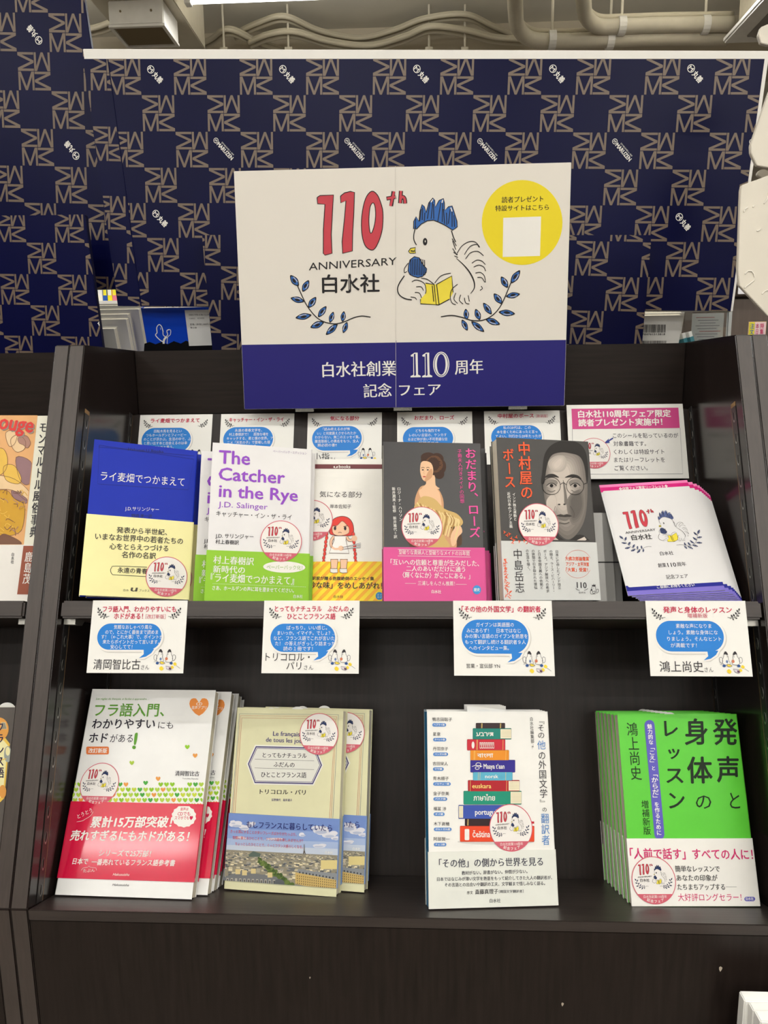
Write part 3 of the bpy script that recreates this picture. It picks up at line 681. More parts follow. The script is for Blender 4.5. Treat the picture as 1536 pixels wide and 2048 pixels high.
def card_print(s, titles, lines, name, san=True, by0=19.5, by1=54.5, tsize=6.0, sub=None, name2=None, nsz=10, nx=(10, 60), ny=70, bw=(8.5, 79)):
    for t, x0, x1, y in titles: s.text(t, x0, y, x1, y, tsize, CRIM, 4, 'b')
    if sub: s.text(sub[0], sub[1], sub[3], sub[2], sub[3], 4.4, ink((196, 74, 100)), 4, 'r')
    laurel(s, 6.5, 8, 13.5); laurel(s, 84.5, 8, 13.5, True)
    x0, x1 = bw; r_ = (by1-by0)/2
    def bubble(d, g, m, L):
        s.rrect(x0-g+d, by0-g+d, x1+g+d, by1+g+d, r_+g-.01, m, L, n=12)
        s.poly([(59-g+d, by1-2), (72+g+d, by1-2), (69+g+d, by1+3.4+g/2), (62+d, by1+7.4+g+d*.6), (55-g*.7+d, by1+8.6+g*.8), (61-g+d, by1+4)], m, L)
    bubble(1.0, 2.0, SHD, 1); bubble(0, 2.0, WHITE, 2)
    s.rrect(x0, by0, x1, by1, r_-.01, BUB, 3, n=12)
    s.poly([(60.5, by1-1), (72, by1-1), (69, by1+3.4), (63.5, by1+7), (56, by1+8.6), (61, by1+4.5)], BUB, 3)
    for t, a, b, y in lines: s.text(t, a, y, b, y, 4.2, WHITE, 5, 'r')
    if name: s.text(name, nx[0], ny, nx[1], ny, nsz, DARK, 4, 'r')
    if san: s.text('さん', nx[1]+1, ny, nx[1]+10, ny, 4.8, ink((100, 98, 102)), 4, 'l')
    small_birds(s, 72, 53, 30)
def make_card(X0, v_top, W_, H_, wdepth, label, skew=0, **kw):
    c = empty('comment_card', slant_matrix(X0, v_top-H_, wdepth, (0, 0, skew))); tag(c, label, 'card', kw.pop('grp'))
    MB().box(0, W_, 0, H_, -.0004, 0).build('card_stock', CARD, c)
    s = Sheet(W_, H_, [(0, 0), (105, 0), (105, 76), (0, 76)]); card_print(s, **kw); s.build('card_print', c); return c
G1 = 'comment cards hung on the lip of the upper shelf'; G2 = 'comment cards below the top rail'
make_card(-.3528, VU+.0002, .104, .0768, -.0008, 'comment card hanging at the left end of the upper shelf lip', grp=G1, skew=-.0,
    titles=[('フラ語入門、わかりやすいにも', 12, 93, 12.5), ('ホドがある！', 25, 57, 20)], sub=('［改訂新版］', 60, 82, 19.5), by0=24.5, by1=52,
    lines=[('気軽なおしゃべり風な', 26, 68, 30.5), ('ので、とにかく最後まで読めま', 17, 75, 35.8), ('す！（←これ大事）で、ポイントが', 13, 81, 40.8), ('来たらポイントだって言います。', 15, 77, 46), ('安心してて！', 24, 48, 51.2)],
    name='清岡智比古', nx=(7, 58), ny=72.5, nsz=10)
make_card(-.1656, VU+.0002, .1025, .0762, -.0008, 'comment card on the shelf lip above the cream book with the photo band', grp=G1,
    titles=[('とってもナチュラル　ふだんの', 12, 93, 12), ('ひとことフランス語', 26, 79, 20)], by0=24.5, by1=54,
    lines=[('ばっちり。いい感じ。', 26, 70, 31), ('まいっか。イマイチ。でしょ？……', 16, 84, 36.5), ('など、フランス語でこれが言いたかっ', 12, 87, 42), ('た！ の答えがぎっしり詰まった必', 14, 84, 47.5), ('読の１冊です！', 23, 55, 52.8)],
    name='トリコロル・', nx=(4, 52), ny=63.8, nsz=8.5, san=False)
make_card(.0362, VU+.0002, .1035, .0776, -.0008, 'comment card on the shelf lip above the white book with the drawn book stack', grp=G1,
    titles=[('「その他の外国文学」の翻訳者', 9, 93, 12)], by0=19.5, by1=54,
    lines=[('ガイブンは英語圏の', 24, 64, 27), ('みにあらず！　日本ではなじ', 14, 71, 33), ('みの薄い言語のガイブンを熱意を', 12, 78, 38.6), ('もって翻訳し続ける翻訳者９人', 12, 76, 44.5), ('へのインタビュー集。', 16, 58, 50.5)],
    name='営業・宣伝部 YN', nx=(13, 48), ny=68.5, nsz=4.2, san=False)
make_card(.2368, VU+.0002, .1025, .077, -.0008, 'comment card on the shelf lip above the green book', grp=G1,
    titles=[('発声と身体のレッスン', 18, 90, 12.5)], sub=('増補新版', 43, 64, 17.6), by0=20.5, by1=51.5,
    lines=[('素敵な声になりま', 30, 67, 28), ('しょう。素敵な身体にな', 22, 73, 34.5), ('りましょう。そんなヒント', 20, 76, 41), ('が満載です！', 23, 50, 47.5)],
    name='鴻上尚史', nx=(10, 55), ny=72, nsz=10.2)
for c in C.objects:                          # second line of the speaker's name on the second card
    if c.name == 'comment_card.001':
        s = Sheet(.1025, .0762, [(0, 0), (105, 0), (105, 76), (0, 76)]); s.text('パリ', 27, 72.5, 43, 72.5, 8, DARK, 4, 'r'); s.text('さん', 46, 72.5, 56, 72.5, 4.8, ink((100, 98, 102)), 4, 'l'); s.build('name_print', c)
TOPC = .0222
def upper(x, label, titles, lines, **k): make_card(x, TOPC, .1005, .0745, WB-.0011, label, grp=G2, titles=titles, lines=lines, **k)
upper(-.3805, 'comment card below the rail above the blue and cream book', [('ライ麦畑でつかまえて', 16, 87, 12)],
      [('回転木馬を見るとい', 22, 62, 26.5), ('つもホールデンとフィービー', 11, 69, 32.3), ('のことが浮かぶ。生活の中で、ふ', 8, 76, 38.2), ('と思い出す本と出会えるのは幸', 9, 71, 44), ('せなことだと思う。', 15, 52, 49.8)], name='', san=False, bw=(5, 76))
upper(-.2682, 'comment card below the rail above the white book with purple lettering', [('キャッチャー・イン・ザ・ライ', 12, 90, 12)],
      [('永遠の青春文学を、', 21, 60, 26.5), ('村上春樹訳で！　孤独な魂を', 13, 69, 32.3), ('キャッチする、君と僕の世界。ア', 10, 76, 38.2), ('ニメ『天気の子』で登場した理', 11, 72, 44), ('由もわかるはず。', 17, 54, 49.8)], name='', san=False, bw=(5, 76))
upper(-.1492, 'comment card below the rail above the book with the red-braided girl', [('気になる部分', 32, 73, 11.5)],
      [('「読み終えるのが怖', 22, 60, 26), ('い」と何度震えさせられたか', 14, 69, 32), ('わからない、無二のエッセイ集。', 11, 74, 37.6), ('腹直筋殺しの異名をもつ、全人', 11, 73, 43.4), ('類必読の書!!', 15, 42, 49)], name='小指', nx=(9, 32), ny=69, nsz=10.5, bw=(7, 77))
upper(-.0280, 'comment card below the rail above the dark book with the painted lady', [('おだまり、ローズ', 24, 80, 12)],
      [('どちらも強烈でキ', 26, 60, 29.5), ('レのいい主従の、ケンカす', 17, 69, 35.8), ('るほど仲が良い不可思議な信', 15, 70, 41.8), ('頼関係です。', 30, 60, 47.5)], name='', san=False, bw=(8, 78), by0=22)
upper(.0885, 'comment card below the rail above the dark book with the portrait in round glasses', [('中村屋のボース', 19, 69, 10.5)],
      [('私の20代は、この', 26, 64, 26.5), ('本を書くためにあったと言っ', 17, 73, 32.5), ('てよい。刊行から20年たったが、', 15, 80, 38.6), ('いまも読まれ続けている。', 18, 74, 44.6)], sub=('［新装版］', 72, 88, 10.2), name='', san=False, bw=(9, 79), by0=21)

# ------------------------------------------------------------------ round seal stickers
def sticker_mesh():
    s = Sheet(.05, .05, [(0, 0), (50, 0), (50, 50), (0, 50)], dz=.00004, z0=.00008)
    s.ell(25, 25, 22, 22, STPINK, 0, n=48); W2 = ink((236, 232, 228))
    ch = math.asin(12.6/21.2)
    P = [(25+21.2*math.cos(t), 25+21.2*math.sin(t)) for t in [math.pi-ch+(math.pi+2*ch)*k/48 for k in range(49)]]
    s.poly(P, W2, 1)
    emblem(s, paper=W2, place=affine_place(25, 21.5, .0815, sy=1.0), L=2, heavy=1.35, leafm=ink((38, 52, 92)), fine=False)
    s.text('白水社創業110周年', 13.5, 41.4, 36.5, 41.4, 2.7, W2, 3, 'r')
    for i, ch_ in enumerate('記念フェア'):
        a = math.radians(-21+10.5*i); x, y = 25+19.3*math.sin(a), 25+19.3*math.cos(a); vs, fs = glyphs(ch_, 'b')
        c_, d_ = math.cos(a), math.sin(a); cx, cy = s.P(x, y)
        s._glyph(vs, fs, (lambda cx, cy, c_, d_: lambda gx, gy: Vector((cx+((gx-.5)*c_-(gy-.36)*d_)*.0031, cy+((gx-.5)*d_+(gy-.36)*c_)*.0031)))(cx, cy, c_, d_), W2, 4)
    return s
stk = sticker_mesh(); STK = None
def sticker(parent, x, y, d=.044, z=0, rot=0):
    """x, y: middle on the cover in metres"""
    global STK
    k = d/.044; M = Matrix.Translation((x, y, z)) @ Matrix.Rotation(rot, 4, 'Z') @ Matrix.Diagonal((k, k, 1, 1)) @ Matrix.Translation((-.025, -.025, 0))
    if STK is None: STK = stk.build('round_sticker', parent); o = STK
    else: o = bpy.data.objects.new('round_sticker', STK.data); C.objects.link(o); o.parent = parent
    o.matrix_local = M; o['label'] = 'round pink-rimmed anniversary seal'; return o

# ------------------------------------------------------------------ books
def u_prof(W, T, th, side, r=.0016, g=0, flap=False):
    """cover section (x, z): front, rounded spine, back; side = 'L' or 'R' where the spine is"""
    out = [(0, g)]
    for cx, cz, a0 in ((W-r, g-r, 90), (W-r, -T-g+r, 0)):
        for k in range(5): t = math.radians(a0-90*k/4); out.append((cx+r*math.cos(t), cz+r*math.sin(t)))
    out.append((0, -T-g))
    inn = [(0, -T-g+th), (W-th, -T-g+th), (W-th, g-th), (0, g-th)]
    if flap:                                 # the band folds round the fore-edge of both covers
        out = [(-.0008, -.0016), (-.0008, g)]+out[1:-1]+[(-.0008, -T-g), (-.0008, -T+.0016)]
        inn = [(-.0004, -T+.0016), (-.0004, -T-g+th), (W-th, -T-g+th), (W-th, g-th), (-.0004, g-th), (-.0004, -.0016)]
    P = out+inn
    return [(W-x, z) for x, z in P] if side == 'L' else P
def make_book(name, pose, T, side, cov, label, group=None, obi=None, cat='book', page=None, inner=None, M=None):
    """pose = X, v, w, three turns, width, height"""
    X, v, w_, a, b, c_, W, H = pose
    t = empty(name, M or slant_matrix(X, v, w_, (a, b, c_)), label, cat, group)
    x0, x1 = (.0008, W-.0006) if side == 'R' else (.0006, W-.0008)
    MB().box(x0, x1, .0012, H-.0012, -T+.0008, -.0008).build('page_block', page or PAPER, t)
    MB().prism(u_prof(W, T, .0005, side), lambda p, y: (p[0], y, p[1]), 0, H).build('cover', cov, t)
    if inner: MB().box(.0, W-.001, 0.0, H-.0002, -T+.0006, -.0006).build('inner_cover', inner, t)
    if obi:
        h_, m = obi
        MB().prism([(x, z) for x, z in u_prof(W+.0005, T, .0003, side, g=.0009, flap=True)], lambda p, y: (p[0]-(.0005 if side == 'L' else 0), y, p[1]), .0003, h_).build('belly_band', m, t)
    q = [pix(t.matrix_world @ Vector(p)) for p in ((0, H, 0), (W, H, 0), (W, 0, 0), (0, 0, 0))]
    sc = Sheet(W, H, q, z0=.00015); sb = Sheet(W, H, q, z0=.00105)
    return t, sc, sb
def finish(t, sc, sb):
    sc.build('cover_print', t)
    b = [o for o in KIDS(t) if o.name.startswith('belly_band')]
    if sb.f: sb.build('band_print', b[0] if b else t)
def back_copy(t, dX, dv, dw, label, rv=None, pose=None):
    M = t.matrix_world.copy(); off = EX*dX+EV*dv+EW*dw; M.translation = M.translation+off
    return copy_tree(t, M, label)
def cloth(rgb, rough=.35): return mat('cover_%02x%02x%02x' % tuple(int(x) for x in rgb), rgb, rough, noise=.03, scale=30, spec=.5 if rough < .2 else .28)

K1, K2, K3, K4 = (0, 660, 3.491), (400, 780, 4.042), (740, 780, 4.042), (1090, 780, 3.444)
M3, M4, M5, M6 = (80, 1350, 3.84), (430, 1390, 4.518), (820, 1390, 4.55), (1160, 1390, 4.085)
def loc(t, s, x, y):
    p = s.P(x, y); return p.x, p.y
def put_sticker(t, s, cx, cy, ex, ey, z, rot=0):
    a, b = s.P(cx, cy), s.P(ex, ey); sticker(t, a.x, a.y, 2*(b-a).length, z, rot)
GU = 'paperbacks on the upper shelf'; GL_ = 'paperbacks on the lower shelf'

# --- blue and cream pocket book
T = .013
t, sc, sb = make_book('book', (-.36295, -.24393, -.0120, -.00324, -.43, -.00023, .1142, .17526), T, 'R', mat('blue_cover', (6, 40, 172), .42, noise=.03, scale=30, spec=.2),
    'glossy blue pocket book with a cream band, leftmost front copy on the upper shelf', GU, obi=(.0895, cloth((240, 234, 170), .4)))
for s in (sc, sb): s.crop(*K1)
q = [pix(t.matrix_world @ Vector(p)) for p in ((0, .17526, 0), (.1142, .17526, 0), (.1142, 0, 0), (0, 0, 0))]
mq = [(179, 871.4), (389.6, 903), (369.5, 1201.4), (151, 1188.5)]
for s in (sc, sb): s.h = homography(mq, [(0, .17526), (.1142, .17526), (.1142, 0), (0, 0)])
NB = ink((14, 26, 92), .25); sc.stroke([(660, 782), (1330, 905), (1290, 1120), (650, 1060), (660, 782)], 2.0, NB, 2)
sc.stroke([(655, 795), (1330, 882)], 2, NB, 2)
sc.text('Hakusui U Books', 866, 826, 1116, 853, 20, NB, 3, 'r', lat=True); sc.text('ライ麦畑でつかまえて', 670, 1036, 1262, 1098, 62, WHITE, 3, 'r')
sc.text('J.D.サリンジャー', 845, 1255, 1084, 1270, 28, WHITE, 3, 'r'); sc.text('野崎 孝一訳', 890, 1305, 1035, 1312, 24, NB, 3, 'r')
GY = ink((74, 70, 62))
for a in (('発表から半世紀、', 785, 1412, 1140, 1438, 40), ('いまなお世界中の若者たちの', 632, 1455, 1250, 1505, 44), ('心をとらえつづける', 735, 1527, 1148, 1552, 42), ('名作の名訳', 822, 1588, 1062, 1602, 42), ('永遠の青春', 792, 1692, 1002, 1705, 36)):
    sb.text(a[0], a[1], a[2], a[3], a[4], a[5], GY, 3, 'b')
sb.stroke([(1000, 1657), (780, 1645), (752, 1655), (744, 1676), (755, 1700), (785, 1707), (1000, 1722)], 4, GY, 2, smooth=3)
sb.text('白水', 834, 1822, 872, 1824, 16, GY, 3, 'l'); sb.text('u', 882, 1822, 930, 1824, 40, GY, 3, 'b', lat=True, skew=.2); sb.text('ブックス', 945, 1826, 1016, 1830, 16, GY, 3, 'l')
finish(t, sc, sb); put_sticker(t, sb, 1137, 1725, 1280, 1728, .0016)
blue = t
back_copy(t, .001, .0, T+.0015, 'second blue pocket book, hidden close behind the front blue one')

# --- white book with purple lettering, two copies seen
T = .0145; WHC = cloth((228, 227, 228), .35); LIME = cloth((140, 196, 40), .4)
t, sc, sb = make_book('book', (-.23099, -.24829, .00241, -.04971, -.28876, .00128, .11241, .17679), T, 'R', WHC,
    'white book with large purple title lettering and a lime green band, front copy', GU, obi=(.0555, LIME))
for s in (sc, sb): s.crop(*K2)
PU = ink((146, 74, 196))
for a in (('The', 150, 592, 404, 606, 110), ('Catcher', 148, 727, 686, 757, 106), ('in the Rye', 150, 862, 790, 900, 102)): sc.text(a[0], a[1], a[2], a[3], a[4], a[5], PU, 3, 'b', lat=True)
sc.text('J.D. Salinger', 146, 945, 545, 966, 46, PU, 3, 'r', lat=True)
sc.text('キャッチャー・イン・ザ・ライ', 130, 1020, 740, 1052, 42, DARK, 3, 'l'); sc.text('ペーパーバック・エディション', 590, 506, 862, 524, 20, ink((150, 130, 170)), 3, 'l')
sc.text('J.D. サリンジャー', 124, 1197, 432, 1206, 36, DARK, 3, 'm'); sc.text('村上春樹訳', 124, 1244, 314, 1252, 34, DARK, 3, 'm')
for a in (('村上春樹訳', 106, 1404, 434, 1420, 60), ('新時代の', 104, 1478, 362, 1488, 56), ('『ライ麦畑でつかまえて』', 84, 1552, 758, 1578, 66)): sb.text(a[0], a[1], a[2], a[3], a[4], a[5], WHITE, 3, 'm')
sb.text('さあ、ホールデンの声に耳を澄ませてください。', 98, 1618, 758, 1640, 34, WHITE, 3, 'b'); sb.text('白水社', 754, 1682, 828, 1684, 26, WHITE, 3, 'm')
for k in range(84): x = 104+k*9; sb.ell(x, 1566+k*.32, 2.2, 2.2, WHITE, 3, n=6)
sb.ell(680, 1432, 170, 46, WHITE, 2, n=40, rot=.02); sb.text('ペーパーバック化！', 538, 1450, 826, 1456, 34, ink((130, 176, 60)), 3, 'r')
finish(t, sc, sb); put_sticker(t, sc, 655, 1222, 822, 1228, .0015)
catcher = t
back_copy(t, -.0215, 0, .0305, 'white book with purple lettering, rear copy peeking out at the left of the front one')
back_copy(t, .0015, 0, T+.001, 'white book with purple lettering, middle copy pressed behind the front one')

# --- white book with the braided girl
x1, v1 = sl_at(765.5, 1180, .052); T = .014; Wk = .112
t, sc, sb = make_book('book', (x1-Wk, VU, .052, .02, 0, 0, Wk, .1745), T, 'R', cloth((238, 236, 230), .4),
    'white book with a drawn girl with red braids, partly behind the purple-lettered book', GU, obi=(.0505, cloth((250, 222, 40), .4)))
for s in (sc, sb): s.crop(*K2)
BR = ink((112, 58, 62)); sc.poly([(700, 600), (1478, 602), (1478, 638), (700, 636)], BR, 2)
sc.text('u', 1078, 631, 1112, 631, 22, WHITE, 4, 'b', lat=True, skew=.2); sc.text('books', 1122, 631, 1216, 632, 24, WHITE, 4, 'b', lat=True)
sc.text('気になる部分', 966, 868, 1310, 872, 46, DARK, 3, 'l'); sc.text('岸本佐知子', 1050, 958, 1222, 960, 32, DARK, 3, 'l')
RH = ink((222, 62, 52)); SK = ink((238, 196, 164)); OLN = ink((92, 58, 54)); s = sc
def girl(s):
    s.poly([(1062, 1090), (1080, 1045), (1140, 1022), (1200, 1035), (1236, 1085), (1240, 1160), (1200, 1180), (1062, 1170), (1050, 1130)], RH, 2, smooth=4, line=OLN, lw=5)
    s.poly([(1070, 1105), (1110, 1095), (1150, 1060), (1190, 1095), (1206, 1120), (1200, 1160), (1140, 1178), (1080, 1165)], SK, 4, smooth=3, line=OLN, lw=3)
    for x in (1092, 1174): s.ell(x, 1120, 10, 15, DARK, 6)
    for a, b in (((1078, 1098), (1105, 1106)), ((1160, 1106), (1192, 1098))): s.line(*a, *b, 5, OLN, 6)
    s.stroke([(1118, 1156), (1132, 1150), (1146, 1156)], 4, OLN, 6)
    s.poly([(1085, 1180), (1185, 1180), (1180, 1215), (1205, 1322), (1045, 1318), (1085, 1215)], ink((244, 242, 238)), 3, line=OLN, lw=4, LL=5)
    s.stroke([(1085, 1185), (1062, 1215), (1062, 1260), (1090, 1285), (1140, 1282)], 24, OLN, 3, smooth=4); s.stroke([(1085, 1185), (1062, 1215), (1062, 1260), (1090, 1285), (1140, 1282)], 17, SK, 4, smooth=4)
    s.stroke([(1185, 1185), (1205, 1215), (1245, 1210)], 24, OLN, 3, smooth=4); s.stroke([(1185, 1185), (1205, 1215), (1245, 1210)], 17, SK, 4, smooth=4)
    s.ell(1140, 1280, 22, 20, SK, 6); s.ell(1248, 1200, 22, 24, SK, 6)
    for P in ([(1150, 1275), (1300, 1238), (1300, 1250)], [(1150, 1290), (1300, 1262), (1298, 1274)]): s.poly(P, ink((214, 222, 226)), 7, line=OLN, lw=3)
    for cx in (1025, 1240):
        pts = [(cx+(k % 2)*3-k*4*(1 if cx == 1025 else -.6), 1165+k*32) for k in range(8)]
        for k, (x, y) in enumerate(pts): s.ell(x, y, 13, 19, OLN, 4, n=14, rot=.2 if cx == 1025 else -.2); s.ell(x, y, 10, 16, RH, 5, n=14)
        x, y = pts[-1]; s.poly([(x-10, y+6), (x+10, y+6), (x+12, y+50), (x, y+80), (x-12, y+40)], RH, 4, line=OLN, lw=4)
girl(sc)
STR = cloth((246, 176, 40), .4); sb.clip = (0, 0, .1125, .0505)
for k in range(16): x = 560+k*76; sb.poly([(x, 1705), (x+34, 1705), (x+360, 1372), (x+326, 1372)], STR, 1)
sb.clip = None
for x0 in (1058, 1135):
    sb.poly([(x0, 1370), (x0+58, 1370), (x0+50, 1450), (x0+50, 1462), (x0-2, 1462), (x0+2, 1440)], SK, 3, line=OLN, lw=4); sb.poly([(x0-4, 1446), (x0+54, 1446), (x0+56, 1478), (x0+20, 1482), (x0-4, 1474)], WHITE, 5, line=OLN, lw=4)
sb.text('翻訳家が贈る抱腹絶倒のエッセイ集', 872, 1538, 1408, 1542, 28, DARK, 4, 'b'); sb.text('「奇妙な味」をめしあがれ！', 800, 1604, 1474, 1612, 50, DARK, 4, 'b')
sb.text('白水社', 1082, 1684, 1158, 1684, 22, DARK, 4, 'r'); sb.ell(1450, 1666, 30, 32, ink((40, 140, 200)), 3, n=12); sb.text('エッ', 1432, 1664, 1470, 1664, 15, WHITE, 4); sb.text('セイ', 1432, 1684, 1470, 1684, 15, WHITE, 4)
finish(t, sc, sb); put_sticker(t, sc, 906, 1054, 1074, 1054, .0009)

# --- dark book with a painted lady (generic stand-in figure) and pink band
T = .0155
t, sc, sb = make_book('book', (-.03686, -.24855, .00252, -.03169, -.13986, .01412, .11089, .17711), T, 'R', cloth((66, 65, 66), .3),
    'dark grey book with a painted lady in a cream gown and a pink band', GU, obi=(.0585, cloth((216, 76, 146), .35)))
for s in (sc, sb): s.crop(*K3)
s = sc; HR, HR2, SKL, SKD, DR, DR2, DR3 = ink((62, 38, 26)), ink((98, 64, 40)), ink((232, 190, 152)), ink((206, 156, 116)), ink((206, 172, 108)), ink((228, 204, 146)), ink((168, 128, 74))
s.poly([(330, 1275), (350, 1120), (400, 1000), (560, 1000), (700, 1080), (740, 1180), (700, 1275)], ink((84, 60, 42)), 1, smooth=3)
s.poly([(395, 800), (450, 770), (540, 790), (590, 880), (600, 1000), (640, 1080), (700, 1270), (520, 1275), (400, 1100), (360, 920)], SKD, 2, smooth=4)
s.poly([(455, 700), (520, 690), (530, 770), (560, 800), (420, 800), (452, 760)], SKL, 3, smooth=3); s.poly([(410, 800), (540, 800), (575, 900), (560, 960), (440, 900), (400, 850)], SKL, 3, smooth=3)
for (x, y, a, b) in ((470, 545, 60, 40), (540, 560, 55, 50), (580, 620, 35, 55), (560, 680, 40, 40), (500, 600, 60, 60), (440, 570, 30, 30), (520, 640, 50, 50)): s.ell(x, y, a, b, HR, 4)
for k in range(26): a = k*2.4; s.stroke([(510+60*math.cos(a)+8*math.cos(a*3), 600+62*math.sin(a)), (522+64*math.cos(a+.3), 600+66*math.sin(a+.35)), (510+52*math.cos(a+.6), 602+54*math.sin(a+.6))], 8, HR2, 5, smooth=3)
s.poly([(412, 590), (440, 575), (490, 590), (510, 640), (500, 700), (455, 738), (425, 725), (408, 680), (404, 640)], SKL, 6, smooth=4)
s.poly([(470, 660), (500, 640), (502, 700), (462, 735), (440, 735)], SKD, 7, smooth=3)
for x in (426, 466): s.ell(x, 647, 9, 5, DARK, 8); s.stroke([(x-12, 632), (x+2, 626), (x+14, 632)], 4, HR, 8, smooth=2)
s.stroke([(438, 650), (432, 676), (442, 682)], 3, SKD, 8); s.ell(438, 702, 13, 5, ink((188, 74, 66)), 8)
s.poly([(380, 910), (430, 860), (520, 880), (600, 960), (700, 1000), (750, 1060), (730, 1100), (650, 1110), (600, 1180), (640, 1275), (420, 1275), (380, 1100), (355, 960)], DR, 4, smooth=4)
for k in range(16): a = k*.4; s.stroke([(380+k*22, 910+k*9), (420+k*20, 990+k*6+20*math.sin(a)), (400+k*19, 1090+k*8)], 11, (DR2, DR3, DR2)[k % 3], 5+k % 2, smooth=4)
for k in range(9): s.stroke([(600+k*15, 985+k*8), (640+k*10, 1040+k*3), (620+k*13, 1095)], 9, (DR3, DR2)[k % 2], 5+k % 2, smooth=4)
s.poly([(690, 1110), (730, 1100), (745, 1150), (710, 1190), (690, 1250), (660, 1260), (650, 1180)], SKL, 6, smooth=3)
PK = ink((232, 84, 160)); s.vtext('おだまり、ローズ', 808, 470, 848, 1200, 92, PK, 7, 'b'); s.vtext('子爵夫人付きメイドの回想', 722, 480, 745, 918, 36, PK, 7, 'r')
s.vtext('ロジーナ・ハリソン', 232, 786, 250, 1062, 30, WHITE, 7, 'm'); s.vtext('新井潤美＝監修　新井雅代＝訳', 190, 786, 206, 1202, 28, WHITE, 7, 'm')
sb.text('型破りな貴婦人と型破りなメイドの35年間', 232, 1330, 802, 1342, 36, WHITE, 3, 'r'); sb.line(224, 1290, 812, 1300, 3, WHITE); sb.line(224, 1342, 812, 1352, 3, WHITE)
for a in (('「互いへの信頼と尊重が生みだした、', 165, 1416, 880, 1428, 46), ('二人のあいだだけに通う', 292, 1466, 768, 1474, 42), ('〈輝くなにか〉がここにある。」', 262, 1520, 808, 1530, 46)): sb.text(a[0], a[1], a[2], a[3], a[4], a[5], WHITE, 3, 'm')
sb.text('三浦しをんさん推薦！', 386, 1580, 684, 1584, 34, WHITE, 3, 'r'); sb.line(282, 1564, 370, 1565, 2.5, WHITE); sb.line(692, 1572, 780, 1573, 2.5, WHITE); sb.text('白水社', 496, 1644, 574, 1646, 26, WHITE, 3, 'm')
for k in range(2): sb.poly([(862+36*(1 if i % 2 else .84)*math.cos(2*math.pi*i/32), 1616+40*(1 if i % 2 else .84)*math.sin(2*math.pi*i/32)) for i in range(32)], ink((60, 148, 214)), 3)
sb.text('歴史', 838, 1628, 886, 1628, 24, WHITE, 4, 'b')
finish(t, sc, sb); put_sticker(t, sc, 420, 1108, 586, 1110, .0007)
rose = t
back_copy(t, .0065, 0, .019, 'dark grey and pink book, copy behind the front one showing a thin edge')
back_copy(t, .0095, 0, .036, 'dark grey book with a pink band, rearmost copy')

# --- dark book with the man in round glasses
T = .017
t, sc, sb = make_book('book', (.09044, -.24755, .00148, -.01858, -.25208, .02415, .11085, .18023), T, 'R', cloth((70, 68, 66), .4),
    'dark book with a grey portrait of a man in round glasses and orange title', GU, obi=(.0640, cloth((206, 208, 206), .45)))
s = sc; sc.crop(*K4); G = lambda v: ink((v, int(v*.95), int(v*.9)), .5)
s.clip = (.001, .066, .1098, .1795)
for k in range(9):                            # face: tones step from the lit left brow to the shaded right jaw
    f_ = k/8; ox, oy = -26*f_, -40*f_
    s.poly([(142+ox+(x-142)*(1-.62*f_), 690+oy+(y-690)*(1-.55*f_)) for x, y in ((60, 400), (140, 385), (225, 410), (268, 470), (288, 570), (292, 700), (284, 830), (262, 920), (215, 995), (160, 1030), (105, 1000), (55, 930), (18, 840), (-8, 720), (-14, 600), (0, 470))], G(112+int(10.5*k)), 1, smooth=4)
s.poly([(-26, 640), (-16, 540), (-4, 450), (30, 392), (90, 356), (160, 348), (228, 366), (272, 412), (292, 490), (296, 600), (286, 640), (276, 560), (262, 500), (232, 455), (170, 436), (110, 430), (52, 446), (22, 490), (6, 560), (-6, 640)], G(44), 3, smooth=4)
for k in range(4): s.poly([(20+k*14, 500+k*4), (70+k*8, 455+k*8), (130-k*6, 455+k*8), (150-k*14, 510), (120-k*12, 560-k*8), (50+k*6, 560-k*8)], G(176+k*9), 2, smooth=4)
for k in range(4): s.poly([(150+k*10, 760), (200+k*4, 700+k*8), (262-k*6, 690+k*12), (276-k*8, 800), (246-k*8, 900-k*10), (190, 930-k*16), (158+k*8, 860-k*6)], G(124-k*9), 2, smooth=4)
s.poly([(10, 760), (50, 720), (78, 760), (70, 830), (40, 850), (16, 820)], G(196), 2, smooth=4)
s.poly([(96, 610), (122, 606), (126, 700), (140, 760), (132, 788), (104, 796), (82, 782), (84, 750), (96, 690)], G(198), 3, smooth=3); s.poly([(122, 620), (136, 660), (152, 750), (146, 788), (132, 780), (130, 720)], G(118), 4, smooth=3); s.ell(96, 789, 9, 5, G(52), 5); s.ell(132, 788, 8, 5, G(50), 5)
s.poly([(-6, 604), (20, 582), (60, 580), (96, 604), (60, 600), (20, 602)], G(48), 5, smooth=3); s.poly([(134, 604), (180, 582), (226, 590), (250, 616), (216, 604), (170, 602)], G(44), 5, smooth=3)
for cx, rx in ((42, 62), (205, 60)):
    s.ell(cx, 640, rx*.72, 24, G(134), 4); s.poly([(cx-32, 662), (cx-12, 647), (cx+14, 647), (cx+34, 664), (cx+10, 676), (cx-14, 675)], G(168), 5, smooth=3); s.ell(cx+1, 660, 12, 12, G(24), 6); s.stroke([(cx-34, 660), (cx-12, 645), (cx+14, 645), (cx+36, 662)], 5, G(34), 7, smooth=3)
    s.stroke([(cx-26, 690), (cx, 702), (cx+28, 692)], 5, G(110), 5, smooth=3); s.ring(cx, 662, rx, 60, 3.2, G(20), 8)
s.stroke([(104, 652), (124, 640), (144, 652)], 4, G(22), 8, smooth=3); s.stroke([(265, 650), (290, 640)], 4, G(22), 8)
s.poly([(76, 868), (104, 856), (126, 862), (150, 856), (186, 870), (140, 876)], G(62), 6, smooth=2); s.poly([(84, 876), (140, 878), (178, 876), (150, 898), (112, 897)], G(120), 6, smooth=3); s.stroke([(96, 914), (134, 922), (166, 912)], 7, G(92), 5, smooth=3)
